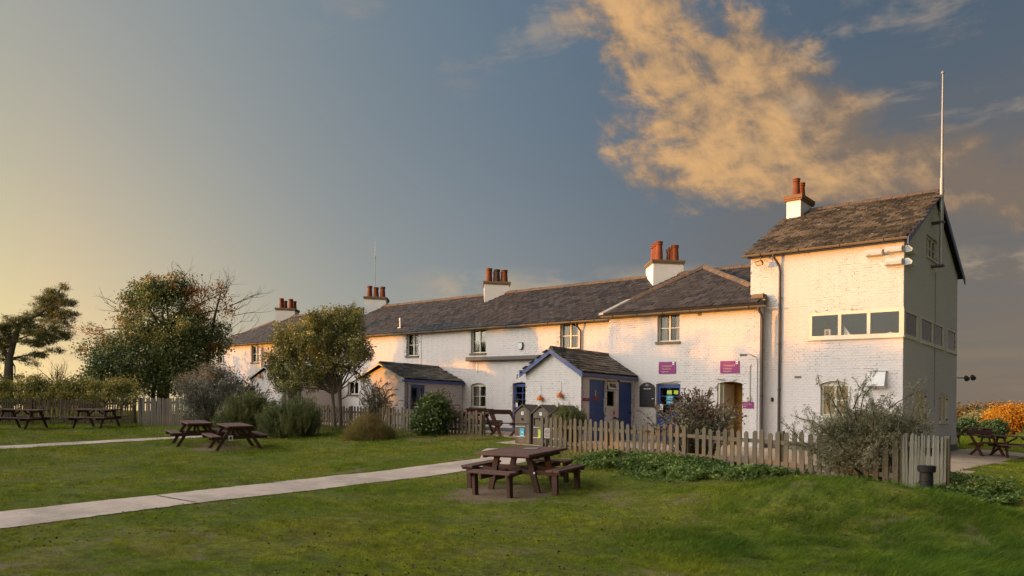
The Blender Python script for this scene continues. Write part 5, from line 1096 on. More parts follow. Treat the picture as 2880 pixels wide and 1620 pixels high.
def fence(name, pts, h, w, pitch, mat, label, rails=(.25, .72), post=2.2, pointed=True, t=.022, back=1, skip=(), seed=1, hvar=.04, lean=.02, posth=None, cat='fence', pname='picket'):
    rd = random.Random(seed); P = [Vector((x, y, 0)) for x, y in pts]; c = P[len(P) // 2]; T = thing(name, (c.x, c.y, ztf(c.x, c.y)), label, cat); base = rootloc(T)
    d = [0.]
    for a, b in zip(P, P[1:]): d.append(d[-1] + (b - a).length)
    def pos(s):
        for i in range(len(P) - 1):
            if s <= d[i + 1] or i == len(P) - 2: q = P[i].lerp(P[i + 1], (s - d[i]) / (d[i + 1] - d[i])); u = (P[i + 1] - P[i]).normalized(); return q, u
    n = int(d[-1] / pitch)
    for i in range(n + 1):
        if i in skip: continue
        q, u = pos(min(i * pitch, d[-1])); hh = h + rd.uniform(-hvar, hvar); hh = round(hh / .03) * .03
        o = link(pname, picket_mesh(hh, w, t, mat, pointed, rd.randrange(2)), T); nrm = Vector((-u.y, u.x, 0)) * back
        o.location = Vector((q.x, q.y, ztf(q.x, q.y) - .03 + rd.uniform(-.015, .015))) - nrm * (t * .5 + .022) - base; o.rotation_euler = (rd.uniform(-lean, lean), rd.uniform(-lean, lean), math.atan2(u.y, u.x) + rd.uniform(-.04, .04))
    segs = max(1, int(round(d[-1] / post)))
    for i in range(segs):
        a, _ = pos(d[-1] * i / segs); b, u = pos(d[-1] * (i + 1) / segs)
        for r in rails: MB().beam((a.x, a.y, ztf(a.x, a.y) + r * h), (b.x, b.y, ztf(b.x, b.y) + r * h), .038, .085).build('rail', 'rail', T)
    for i in range(segs + 1):
        q, u = pos(d[-1] * i / segs); nrm = Vector((-u.y, u.x, 0)) * back; q = q + nrm * .065; z = ztf(q.x, q.y); ph = posth or h * .97;
        MB().beam((q.x, q.y, z - .1), (q.x, q.y, z + ph), .09, .09, (1, 0, 0)).build('post', 'rail', T, bevel=.008)
    return T
fence('picket_fence', [(-7.45, -6.45), (-2.0, -7.0), (1.80, -7.5)], .93, .098, .178, 'picket', 'weathered brown picket fence with pointed pales in front of the tea room', skip=(27,), seed=2)
fence('picket_fence', [(-21.2, -4.9), (-16, -4.8), (-11.35, -4.85)], .88, .098, .172, 'picket', 'weathered picket fence running behind the brown heath and climber bushes', seed=3, lean=.03)
fence('paling_gate', [(1.90, -7.52), (2.2, -7.56), (2.56, -7.60)], 1.04, .042, .047, 'oldpaling', 'grey green close paling gate panel standing open beside the black bollard', rails=(.2, .8), post=.66, pointed=False, seed=4, hvar=.02, cat='gate', pname='paling')
a, b, c = survey(392, 1150, 31.2), survey(520, 1150, 31.0), survey(690, 1150, 31.6)
fence('paling_fence', [(a.x, a.y), (b.x, b.y), (c.x, c.y)], 1.22, .062, .082, 'paling', 'grey close paling fence beside the dense grey shrub', rails=(.2, .8), post=2.0, pointed=True, seed=5, hvar=.02, pname='paling')
a, b = survey(-60, 1150, 31.0), survey(378, 1150, 31.8)
fence('paling_fence', [(a.x, a.y), (b.x, b.y)], 1.12, .062, .105, 'picket', 'brown paling fence under the overhanging hedge behind two picnic tables', rails=(.2, .8), post=2.0, pointed=True, seed=6, hvar=.05, pname='paling')
# bollard light
p = survey(2606, 1330, 12.2); p.z = ztf(p.x, p.y); T = thing('bollard', p, 'short black ribbed bollard light in front of the paling gate', 'bollard')
MB().lathe(p - Vector((0, 0, .05)), [(.12, 0), (.115, .05), (.105, .10), (.10, .50)], 16).build('body', 'black', T, smooth=True); MB().lathe(p + Vector((0, 0, .45)), [(.10, 0), (.135, .01), (.14, .06), (.145, .10), (.13, .115)], 16).build('cap', 'black', T, smooth=True)
for z in (.30, .35): MB().lathe(p + Vector((0, 0, z)), [(.103, 0), (.108, .008), (.103, .016)], 16).build('band', 'black', T)
# boot scraper stand at the tower end
p = Vector((.38, 1.35, 0)); p.z = ztf(p.x, p.y) + .01; T = thing('boot_scraper', p, 'dark iron boot scraper stand against the tower plinth', 'boot scraper')
MB().box(p.x - .16, p.x + .16, p.y - .22, p.y + .22, p.z, p.z + .05).build('tray', 'black', T); MB().beam((p.x - .1, p.y - .2, p.z + .05), (p.x + .05, p.y + .3, p.z + .36), .05, .04).build('bar', 'black', T); MB().beam((p.x + .1, p.y + .25, p.z + .0), (p.x - .05, p.y - .05, p.z + .27), .05, .04).build('bar', 'black', T); MB().lathe((p.x + .05, p.y + .3, p.z + .33), [(.03, 0), (.055, .03), (.03, .09)], 10).build('knob', 'black', T)
p = Vector((.25, .95, 0)); p.z = ztf(p.x, p.y); T = thing('leaning_pole', p, 'thin white pole leaning on the shaded tower end', 'pole'); MB().tube([p, p + Vector((-.2, .15, .95))], .016, 6).build('pole', 'whitemetal', T); MB().tube([p, p + Vector((0, 0, .08))], .03, 6).build('ferrule', 'greymetal', T)

# things standing inside the lookout window
def inside(name, label, cat, fn):
    T = thing(name, sh((-1.2, .2, 3.36)), label, cat); fn(T)
inside('leaning_card', 'cream card leaning in the middle lookout window', 'card', lambda T: MB().prism([(-1.60, .12, 3.40), (-1.40, .12, 3.40), (-1.60, .12, 3.68)], (0, .012, 0)).build('sheet', 'paper', T, shear=True))
inside('picture_frame', 'small pale framed notice behind the lookout window farthest from the corner', 'frame', lambda T: (MB().box(-2.16, -1.98, .16, .18, 3.40, 3.60).build('frame', 'cream', T, shear=True), MB().box(-2.12, -2.05, .150, .158, 3.43, 3.56).build('print', 'room', T, shear=True)))
inside('sill_box', 'small cream box on the lookout window sill nearest the corner', 'box', lambda T: (MB().box(-.42, -.30, .10, .18, 3.395, 3.43).build('box', 'cream', T, shear=True), MB().box(-.40, -.32, .11, .17, 3.431, 3.445).build('lid', 'paper', T, shear=True)))

# ================================================================== PLANTS
def unit(n):
    v = rng.normal(size=(n, 3)); return v / np.linalg.norm(v, axis=1, keepdims=True)
def leaf_quads(P, L, W, axis=None, up=.0):
    """diamond leaves of length L and width W at points P"""
    n = len(P); A = unit(n) if axis is None else axis + .0; A = A / np.linalg.norm(A, axis=1, keepdims=True)
    N = unit(n); N[:, 2] += up; B = np.cross(A, N); B /= np.linalg.norm(B, axis=1, keepdims=True) + 1e-9
    L = (np.ones(n) * L * (.6 + .8 * rng.random(n)))[:, None]; W = (np.ones(n) * W * (.6 + .8 * rng.random(n)))[:, None]
    C = np.cross(A, B) * L * .12
    V = np.empty((n, 4, 3)); V[:, 0] = P - A * L * .5; V[:, 1] = P + B * W * .5 + C; V[:, 2] = P + A * L * .5; V[:, 3] = P - B * W * .5 + C
    return V.reshape(-1, 3)
def blob_pts(blobs, n, shell=.55):
    """points in ellipsoids, biased outwards"""
    vol = np.array([b[3] * b[4] * b[5] for b in blobs]) ** .75; k = rng.choice(len(blobs), n, p=vol / vol.sum()); B = np.array(blobs)[k]
    r = (shell + (1 - shell) * rng.random(n)) ** .8; return B[:, :3] + unit(n) * B[:, 3:6] * r[:, None]
def clumps(C, per, rad, flat=1.):
    n = len(C) * per; o = rng.normal(size=(n, 3)) * rad * .5; o[:, 2] *= flat; return np.repeat(C, per, 0) + o
def limb(mb, a, b, r0, r1, bend=.15, n=5, seg=6):
    a, b = Vector(a), Vector(b); L = (b - a).length; off = Vector((random.uniform(-1, 1), random.uniform(-1, 1), random.uniform(.0, 1))) * L * bend
    pts = [a.lerp(b, t) + off * math.sin(math.pi * t) for t in [i / (n - 1) for i in range(n)]]; mb.tube(pts, [r0 + (r1 - r0) * i / (n - 1) for i in range(n)], seg); return pts
def twigs(mb, p, d, L, r, depth, spread=.6, tips=None, seg=4, up=.15, kids=(2, 4)):
    p = Vector(p); d = Vector(d).normalized(); pts = [p]; q = p.copy(); dd = d.copy()
    for i in range(3):
        dd = (dd + Vector((random.gauss(0, .16), random.gauss(0, .16), random.gauss(0, .12) + up * .3))).normalized(); q = q + dd * L / 3; pts.append(q.copy())
    mb.tube(pts, [r, r * .8, r * .62, r * .42], seg, cap=False)
    if depth == 0:
        if tips is not None: tips.append((q, dd))
        return
    for k in range(random.randint(*kids)):
        t = random.choice((1, 2, 3)); nd = (dd + Vector((random.gauss(0, spread), random.gauss(0, spread), random.gauss(0, spread * .7) + up))).normalized(); twigs(mb, pts[t], nd, L * random.uniform(.55, .8), r * .5, depth - 1, spread, tips, seg if depth > 1 else 3, up, kids)
def ell(px, py, d, rx, rz, ry=None): p = survey(px, py, d); return (p.x, p.y, p.z, rx * d / F, (ry or rx) * d / F, rz * d / F)
def gp(px, d, py=1180): p = survey(px, py, d); return Vector((p.x, p.y, ztf(p.x, p.y)))

def knobs(B, n, lo, hi, D, out=1.0):
    """uneven boughs pushing out of a crown's outline"""
    R_ = []
    for i in range(n):
        b = random.choice(B); u = unit(1)[0]; u[2] = abs(u[2]) * 1.1 - .25; r = random.uniform(lo, hi); R_.append((b[0] + u[0] * b[3] * out, b[1] + u[1] * b[4] * out, b[2] + u[2] * b[5] * out, r, r, r * random.uniform(.8, 1.7)))
    return R_
# --- pine at the left
def pine():
    D = 35.; base = gp(22, D); T = thing('pine_tree', base, 'leaning pine with forked grey trunk and flat dark needle pads', 'tree')
    B = [ell(175, 812, D, 16, 26), ell(150, 835, D, 34, 20), ell(195, 850, D, 26, 14), ell(115, 845, D, 26, 14), ell(125, 872, D, 40, 20), ell(180, 885, D, 40, 16), ell(160, 910, D, 50, 20), ell(75, 895, D, 26, 18), ell(90, 925, D, 46, 22),
         ell(150, 940, D, 52, 22), ell(35, 905, D, 34, 18), ell(8, 920, D, 34, 22), ell(110, 962, D, 44, 15), ell(20, 955, D, 36, 22), ell(-40, 940, D, 60, 40), ell(5, 985, D, 40, 22), ell(150, 985, D, 24, 7), ell(110, 998, D, 28, 6), ell(72, 1008, D, 22, 6), ell(40, 1060, D, 22, 7), ell(-30, 1010, D, 40, 26), ell(88, 1022, D, 24, 7)]
    wood = MB(); s = lambda x, y: survey(x, y, D)
    wood.tube([base - Vector((0, 0, .1)), s(20, 1120), s(24, 1050), s(26, 1010)], [.27, .23, .20, .17], 10)
    main = [s(26, 1010), s(38, 965), s(52, 920), s(75, 895), s(110, 885), s(135, 862), s(160, 835), s(172, 808)]; wood.tube(main, [.15, .13, .12, .10, .08, .06, .045, .03], 8)
    l2 = [s(26, 1012), s(10, 985), s(-12, 950), s(-30, 930)]; wood.tube(l2, [.12, .10, .08, .05], 8); wood.tube([s(20, 1085), s(5, 1060), s(-10, 1040)], [.06, .05, .03], 6)
    for b in B:
        c = Vector(b[:3]); k = min(main + l2, key=lambda q: (q - c).length + max(0, q.z - c.z) * 2); limb(wood, k, c, .045, .018, .12, 5, 5)
    wood.build('trunk', 'barkpale', T, smooth=True)
    C = blob_pts(B, 430, .35); P = clumps(C, 90, .22, .6); k = np.repeat(unit(430), 90, 0) * .3 + unit(len(P)); k[:, 2] += .5
    np_mesh('needles', leaf_quads(P, .15, .020, k), 4, 'pine', T)
pine()
# --- large ivy-covered tree with thinning autumn crown
def ivy_tree():
    D = 39.; base = gp(455, D); T = thing('ivy_clad_tree', base, 'large ivy-clad tree with rusty leaves and bare twigs in its crown', 'tree')
    B = [ell(430, 985, D, 130, 95, 110), ell(440, 890, D, 95, 90), ell(380, 1020, D, 115, 70), ell(500, 1000, D, 105, 90), ell(540, 930, D, 65, 65), ell(330, 1060, D, 85, 45), ell(470, 1065, D, 115, 50), ell(410, 845, D, 52, 50), ell(580, 960, D, 50, 55), ell(300, 985, D, 55, 30), ell(470, 820, D, 60, 32)]
    A = [ell(470, 805, D, 75, 32), ell(370, 855, D, 40, 40), ell(350, 900, D, 42, 30), ell(265, 930, D, 55, 12), ell(310, 955, D, 45, 16), ell(560, 860, D, 50, 36), ell(615, 830, D, 38, 40), ell(590, 900, D, 42, 40), ell(640, 870, D, 30, 30), ell(245, 985, D, 45, 12), ell(265, 1030, D, 40, 10), ell(275, 1065, D, 50, 14), ell(540, 820, D, 60, 25), ell(600, 980, D, 30, 40)]
    wood = MB(); s = lambda x, y: survey(x, y, D); top = s(480, 930); mid = s(462, 1060)
    wood.tube([base - Vector((0, 0, .2)), mid, s(476, 985), top], [.34, .28, .22, .14], 10); wood.tube([gp(435, D), s(430, 1110), s(440, 1070)], [.14, .12, .08], 6); wood.tube([gp(585, D), s(580, 1040), s(590, 960), s(606, 880), s(622, 820)], [.13, .11, .09, .06, .03], 8)
    for b in B: limb(wood, mid.lerp(top, random.random()), b[:3], .10, .03, .1)
    for b in A:
        c = Vector(b[:3]); limb(wood, top if b[0] < 0 or True else mid, c, .07, .02, .12)
    wood.build('trunk', 'bark', T, smooth=True)
    tw = MB()
    for x, y, dx, dz, L, n in ((610, 830, .25, 1., 1.1, 7), (560, 830, .0, 1., .9, 4), (640, 870, 1., .35, 1.2, 5), (500, 800, .0, 1., .7, 6), (420, 810, -.4, 1., .6, 4), (340, 870, -1., .4, .9, 4), (270, 930, -1., .1, .7, 3), (640, 960, 1., .3, 1.3, 2), (560, 880, .4, 1., 1.0, 4), (300, 950, -1, .25, .8, 3)):
        for _ in range(n): p = s(x + random.uniform(-22, 22), y + random.uniform(-18, 22)); twigs(tw, p, RGT * (dx + random.gauss(0, .25)) + Vector((0, 0, dz)) + FWD * random.gauss(0, .3), L * random.uniform(.6, 1.1), .020, 2, .42)
    stuff(tw.build('twigs', 'twig', T))
    B = B + knobs(B, 40, .25, .6, D, 1.1)
    C = blob_pts(B, 1700, .5); np_mesh('ivy', leaf_quads(clumps(C, 38, .36), .105, .085, None, .6), 4, 'ivy', T)
    C = blob_pts(A, 420, .1); np_mesh('autumn_leaves', leaf_quads(clumps(C, 9, .30), .11, .075), 4, 'autumn', T)
ivy_tree()
# --- round evergreen oak
def holm():
    D = 28.4; base = gp(946, D); T = thing('evergreen_oak', base, 'rounded evergreen oak on two slim stems in front of the picket fence', 'tree')
    B = [ell(895, 1000, D, 125, 100, 110), ell(870, 960, D, 110, 75), ell(950, 985, D, 95, 90), ell(800, 1015, D, 55, 70), ell(850, 1065, D, 95, 45), ell(985, 920, D, 26, 50), ell(910, 905, D, 45, 36), ell(880, 915, D, 40, 28), ell(1000, 1000, D, 45, 65), ell(950, 900, D, 50, 36), ell(790, 960, D, 40, 35), ell(985, 890, D, 14, 28), ell(880, 895, D, 12, 18), ell(835, 925, D, 24, 24), ell(770, 1040, D, 26, 40), ell(820, 1090, D, 60, 26), ell(760, 1000, D, 22, 20), ell(1030, 970, D, 26, 24), ell(1045, 1000, D, 18, 18), ell(812, 925, D, 14, 22), ell(935, 880, D, 16, 24), ell(1000, 910, D, 12, 26), ell(1020, 1060, D, 26, 30), ell(745, 1020, D, 14, 14)]
    wood = MB(); s = lambda x, y: survey(x, y, D)
    t1 = [base - Vector((0, 0, .1)), s(941, 1200), s(939, 1160), s(935, 1110), s(915, 1040)]; t2 = [base + RGT * .1, s(957, 1205), s(956, 1150), s(955, 1100), s(965, 1020)]
    wood.tube(t1, [.10, .075, .065, .06, .035], 8); wood.tube(t2, [.10, .085, .08, .07, .04], 8); wood.tube([s(955, 1125), s(985, 1110), s(1000, 1080), s(1015, 1040)], [.03, .028, .022, .012], 6)
    for b in B: limb(wood, random.choice((t1, t2))[3], b[:3], .035, .012, .1)
    wood.build('trunk', 'barkpale', T, smooth=True)
    B = [tuple(np.array(b) * np.array([1, 1, 1, .84, .84, .84])) for b in B]; B = B + knobs(B[:10], 46, .16, .38, D, 1.12)
    C = blob_pts(B, 1500, .35); o = clumps(C, 30, .17); np_mesh('leaves', leaf_quads(o, .082, .042, None, .4), 4, 'holm', T)
    tw = MB()
    for c in C[rng.choice(len(C), 170)]: b = Vector(B[0][:3]); limb(tw, b.lerp(Vector(c), .6), c, .010, .004, .08, 4, 4)
    stuff(tw.build('twigs', 'twig', T))
holm()
# --- generic shrub: clumped leaves on stems
def shrub(name, label, D, blobs, mat, nc, per, rad, L, W, cat='shrub', up=0., shell=.4, stems=10, smat='twig', axis_up=None, base_px=None, group=None, sr=.018):
    px = base_px or blobs[0][0]; base = gp(px, D); T = thing(name, base, label, cat, group); B = [ell(b[0], b[1], D, b[2], b[3], b[4] if len(b) > 4 else None) for b in blobs]
    C = blob_pts(B, nc, shell); C[:, 2] = np.maximum(C[:, 2], zt(C[:, 0], C[:, 1]) + .03); P = clumps(C, per, rad); P[:, 2] = np.maximum(P[:, 2], zt(P[:, 0], P[:, 1]) + .02)
    ax = None
    if axis_up is not None: ax = unit(len(P)) * axis_up + np.array([0, 0, 1.])
    np_mesh('leaves', leaf_quads(P, L, W, ax, up), 4, mat, T); wood = MB()
    for c in C[rng.choice(len(C), stems)]: limb(wood, base + Vector((random.gauss(0, .1), random.gauss(0, .1), 0)), c, sr, sr * .3, .08, 5, 5)
    wood.build('stems', smat, T); return T
shrub('grey_shrub', 'dense grey-leaved shrub rising over the paling fence', 30.2, [(585, 1100, 75, 62, 60), (560, 1145, 60, 40), (620, 1080, 62, 45), (655, 1110, 50, 50), (530, 1090, 35, 40), (600, 1050, 40, 22)], 'greyleaf', 620, 30, .26, .085, .035, stems=40)
# --- upright rosemary-like bushes: leafy spikes
def spiky(name, label, D, blobs, mat, nspike, L0, lw, lean=.28, leaves=60, base_px=None, lf=.042, wf=.007):
    px = base_px or blobs[0][0]; base = gp(px, D); T = thing(name, base, label, 'shrub'); B = [ell(b[0], b[1], D, b[2], b[3], b[4] if len(b) > 4 else None) for b in blobs]
    C = blob_pts(B, nspike, .1); C[:, 2] = np.maximum(C[:, 2], zt(C[:, 0], C[:, 1]) + .04); c0 = np.array([base.x, base.y, base.z]); out = C - c0; out[:, 2] = 0; out /= np.linalg.norm(out, axis=1, keepdims=True) + 1e-6
    d = out * lean * rng.random((nspike, 1)) * 2 + rng.normal(size=(nspike, 3)) * .14; d[:, 2] = 1.; d /= np.linalg.norm(d, axis=1, keepdims=True)
    ln = L0 * (.6 + .7 * rng.random(nspike)); t = rng.random((nspike, leaves)); P = C[:, None, :] + d[:, None, :] * ((t - .5) * ln[:, None])[:, :, None]; P = P.reshape(-1, 3) + rng.normal(size=(nspike * leaves, 3)) * lw
    ax = np.repeat(d, leaves, 0) * 1.3 + unit(nspike * leaves); P[:, 2] = np.maximum(P[:, 2], zt(P[:, 0], P[:, 1]) + .01)
    np_mesh('leaves', leaf_quads(P, lf, wf, ax), 4, mat, T); wood = MB()
    for c, dd, l in list(zip(C, d, ln))[:160]: wood.tube([Vector(c) - Vector(dd) * l * .7, Vector(c) + Vector(dd) * l * .45], [.008, .003], 3, cap=False)
    for c in C[:40]: limb(wood, base, c, .02, .006, .05, 4, 4)
    wood.build('stems', 'twig', T); return T
spiky('rosemary_bush', 'upright olive green rosemary bush behind the end-to-end picnic tables', 27.6, [(690, 1170, 78, 66, 66), (650, 1190, 55, 46), (720, 1150, 50, 46)], 'rosemary', 1200, .46, .020, lf=.060, wf=.012, leaves=60)
spiky('rosemary_bush', 'upright olive green rosemary bush against the stems of the evergreen oak', 26.0, [(820, 1178, 88, 62, 75), (855, 1180, 52, 60), (770, 1190, 50, 52)], 'rosemary', 1300, .46, .020, lf=.060, wf=.012, leaves=60)
spiky('rosemary_bush', 'dark rosemary bush hiding the third litter bin', 20.6, [(1585, 1165, 42, 28, 36), (1610, 1172, 34, 26), (1640, 1185, 22, 26), (1600, 1190, 40, 24)], 'rosemary', 420, .26, .014, lf=.042, wf=.008, leaves=46, base_px=1600)
# --- buddleias: arching stems, narrow leaves, drooping seed heads
def buddleia(label, D, px, w, top, bot, nst, dens=26, leaf='buddleia', py_base=None):
    base = gp(px, D); T = thing('buddleia', base, label, 'shrub', 'buddleias gone to seed'); wood = MB(); P = []; A = []; H = []; HA = []
    for i in range(nst):
        u = random.gauss(0, .42); v = random.gauss(0, .4); h = (bot - top) * D / F * random.uniform(.55, 1.05) * (1 - .25 * abs(u)); b = base + RGT * u * w * .35 * D / F + FWD * v * .3
        tip = base + RGT * u * w * D / F + FWD * v * w * .7 * D / F + Vector((0, 0, h)); pts = [b.lerp(tip, t) + Vector((0, 0, .12 * h * math.sin(math.pi * t))) for t in (0, .25, .5, .75, 1)]; wood.tube(pts, [.012, .010, .008, .006, .003], 4)
        dirn = (pts[-1] - pts[-2]).normalized()
        for k in range(dens): t = random.uniform(.25, 1); j = min(3, int(t * 4)); q = pts[j].lerp(pts[j + 1], t * 4 - j); P.append(q + Vector((random.gauss(0, .06), random.gauss(0, .06), random.gauss(0, .05)))); A.append(Vector((random.gauss(0, 1), random.gauss(0, 1), random.gauss(-.1, .6))))
        for e in range(random.choice((1, 1, 2, 3))):
            hd = (dirn + Vector((random.gauss(0, .5), random.gauss(0, .5), random.gauss(.0, .3)))).normalized(); q = pts[-1].copy()
            if e: q = pts[3].copy()
            for k in range(9): q = q + hd * .022; hd = (hd + Vector((0, 0, -.09)) + RGT * .05).normalized(); H += [q + Vector((random.gauss(0, .009), random.gauss(0, .009), random.gauss(0, .009))) for _ in range(4)]; HA += [hd + Vector((random.gauss(0, .4), random.gauss(0, .4), random.gauss(0, .4))) for _ in range(4)]
    wood.build('stems', 'twig', T); np_mesh('leaves', leaf_quads(np.array([tuple(p) for p in P]), .105, .024, np.array([tuple(p) for p in A])), 4, leaf, T); np_mesh('seed_heads', leaf_quads(np.array([tuple(p) for p in H]), .038, .022, np.array([tuple(p) for p in HA])), 4, 'seed', T); return T
buddleia('leggy buddleia with dry seed heads behind the fence left of the porch door', 28.0, 1062, 66, 1060, 1190, 80, 30)
buddleia('leggy buddleia with dry seed heads behind the climber and in front of the porch door', 26.6, 1232, 76, 1080, 1195, 80, 26)
buddleia('wide buddleia behind the fence in front of the tea-room and lookout doors', 17.4, 1965, 125, 1050, 1235, 150, 44)
buddleia('arching buddleia with seed heads between grey shrub and evergreen oak', 30.6, 705, 74, 1030, 1155, 90, 26)
shrub('heath_bush', 'low brown domed heath bush in front of the picket fence', 24.3, [(1036, 1210, 64, 48, 50), (1075, 1225, 35, 32), (1000, 1230, 36, 26)], 'heath', 900, 50, .15, .045, .012, stems=40, axis_up=.9)
shrub('climber_bush', 'glossy green climber mounding over the middle of the picket fence', 24.6, [(1212, 1170, 50, 50, 40), (1222, 1138, 30, 28), (1190, 1190, 34, 30), (1228, 1205, 28, 40), (1252, 1165, 22, 32)], 'climber', 420, 26, .17, .085, .075, up=.5, stems=24, shell=.5, base_px=1222)
# --- sea buckthorn at the tower
def buckthorn():
    D = 13.9; base = gp(2440, D); T = thing('sea_buckthorn', base, 'large spiny grey-green shrub sprawling over the fence before the tower', 'shrub'); wood = MB(); tips = []
    for tx, ty, n in ((2385, 1060, 2), (2330, 1120, 3), (2290, 1190, 3), (2450, 1150, 4), (2510, 1130, 3), (2560, 1130, 3), (2590, 1190, 2), (2400, 1190, 5), (2480, 1210, 5), (2350, 1230, 4), (2430, 1260, 4), (2540, 1240, 3), (2310, 1260, 3), (2380, 1290, 3), (2480, 1290, 3), (2270, 1240, 3), (2600, 1180, 3), (2360, 1100, 2)):
        for _ in range(n):
            e = survey(tx + random.gauss(0, 22), ty + random.gauss(0, 16), D + random.gauss(0, .55)); m = base.lerp(e, .62) + Vector((random.gauss(0, .1), random.gauss(0, .1), .08)); wood.tube([base + Vector((random.gauss(0, .1), random.gauss(0, .1), 0)), base.lerp(m, .5) + Vector((0, 0, .05)), m], [.035, .026, .016], 6); twigs(wood, m, e - m, (e - m).length * .8, .013, 2, .5, tips, 4, .1, (2, 3))
    for tx, ty, ex, ey in ((2380, 1140, 2372, 1058), (2400, 1150, 2410, 1062), (2500, 1150, 2560, 1100), (2480, 1190, 2620, 1215)): twigs(wood, survey(tx, ty, D), survey(ex, ey, D) - survey(tx, ty, D), .55, .012, 1, .3, tips, 4, .1, (2, 3))
    wood.build('stems', 'bark', T); P = []; A = []
    for q, d in tips:
        for k in range(44): t = random.uniform(-.36, .03); P.append(q + d * t + Vector((random.gauss(0, .02), random.gauss(0, .02), random.gauss(0, .02)))); A.append(d * .8 + Vector((random.gauss(0, .6), random.gauss(0, .6), random.gauss(0, .6))))
    np_mesh('leaves', leaf_quads(np.array([tuple(p) for p in P]), .058, .0105, np.array([tuple(p) for p in A])), 4, 'buckthorn', T)
    C = blob_pts([ell(2430, 1235, D, 120, 60, 80), ell(2370, 1260, D, 85, 50, 60), ell(2500, 1255, D, 85, 45, 60), ell(2430, 1190, D, 85, 50, 60), ell(2340, 1200, D, 60, 40, 40), ell(2520, 1200, D, 60, 40, 40), ell(2400, 1290, D, 110, 45, 60), ell(2500, 1300, D, 80, 35, 50)], 1500, .15); C[:, 2] = np.maximum(C[:, 2], zt(C[:, 0], C[:, 1]) + .05)
    np_mesh('inner_leaves', leaf_quads(clumps(C, 34, .15), .060, .012), 4, 'buckthorn', T)
buckthorn()
# --- hedge over the left fence
def hedge():
    D = 32.6; a, b = gp(-60, D), gp(390, D); T = thing('hedge', a.lerp(b, .5), 'tangled green and bronze hedge hanging over the brown paling fence', 'hedge'); B = [ell(x, 1098 + 8 * math.sin(x * .05), D - .3, 34, 34 - (x > 330) * 10, 26) for x in range(-70, 385, 24)] + [ell(x, 1120, D - .7, 30, 24, 18) for x in range(20, 400, 40)]
    C = blob_pts(B, 900, .35); np_mesh('leaves', leaf_quads(clumps(C, 26, .24), .085, .060, None, .4), 4, 'hedge', T); wood = MB()
    for x in range(-60, 390, 12): limb(wood, gp(x, D), Vector(survey(x + random.uniform(-15, 15), 1095, D)), .022, .008, .06, 4, 4)
    wood.build('stems', 'twig', T)
hedge()
def bare_tree():
    D = 60.; base = gp(165, D); T = thing('bare_tree', base, 'small leafless tree silhouetted beyond the low roof', 'tree'); wood = MB()
    for i in range(9): twigs(wood, survey(165, 1085, D), RGT * random.gauss(0, .55) + Vector((0, 0, 1)), 1.2, .045, 2, .4, None, 4, .15)
    wood.tube([base, survey(165, 1085, D)], [.14, .09], 6); wood.build('trunk', 'twig', T)
bare_tree()
def low_barn():
    D = 50.; a, b = survey(105, 1079, D), survey(262, 1085, D); z0 = ztf(a.x, a.y); T = thing('low_shed', (a + b) / 2 * 1.0, 'low grey-roofed shed beyond the hedge', 'shed'); T.location.z = z0; ROOTLOC[T.name] = Vector(T.location)
    f = Vector((FWD.x, FWD.y, 0)); dn = Vector((0, 0, 1)); m = MB(); m.add([a, b, b - f * 1.4 - dn * .9, a - f * 1.4 - dn * .9, a + f * 1.4 - dn * .9, b + f * 1.4 - dn * .9], [(0, 1, 2, 3), (1, 0, 4, 5), (0, 3, 4), (1, 5, 2)]); m.build('roof', 'slate', T)
    m = MB(); q = [a - f * 1.3 - dn * .9, b - f * 1.3 - dn * .9, b + f * 1.3 - dn * .9, a + f * 1.3 - dn * .9]; m.prism([Vector((p.x, p.y, z0 - .1)) for p in q], (0, 0, q[0].z - z0 + .1)); m.build('wall', 'capgrey', T)
low_barn()
# --- nettles and weeds along the fences, long grass edges
def weeds(name, label, segs, n, mat, L, W, h, cat='weeds', ax=None):
    P = []
    for (x0, y0, x1, y1, wd), k in segs:
        kk = int(n * k); t = rng.random(kk); s = rng.normal(size=kk) * wd; P.append(np.stack([x0 + (x1 - x0) * t + s * .15, y0 + (y1 - y0) * t + s], 1))
    P = np.concatenate(P); keep = (vnoise(P[:, 0], P[:, 1], 2.1, 5) > .38); P = P[keep]; n = len(P); hh = h * (.35 + vnoise(P[:, 0], P[:, 1], 1.3, 8)) * (.25 + .75 * rng.random(n)); Z = zt(P[:, 0], P[:, 1]) + hh
    Q = np.stack([P[:, 0], P[:, 1], Z], 1); per = 5; Q = np.repeat(Q, per, 0) + rng.normal(size=(n * per, 3)) * np.array([.045, .045, .02]); a = unit(len(Q)); a[:, 2] *= .5
    o = np_mesh(name, leaf_quads(Q, L, W, a, 1.2), 4, mat); tag(o, label, cat); return stuff(o)
weeds('nettles', 'low dark green nettles along the foot of the picket fence', [((-6.6, -6.75, -2., -7.35, .28), .38), ((-5.0, -7.5, -1.5, -8.3, .45), .34), ((-2., -7.4, 1.6, -8.0, .35), .28)], 9500, 'nettle', .062, .048, .20)
weeds('weed_patch', 'green weeds growing round the bollard and gravel edge', [((2.1, -7.9, 3.6, -7.9, .3), .6), ((2.4, -6.6, 3.4, -7.2, .25), .4)], 1500, 'nettle', .058, .045, .24)
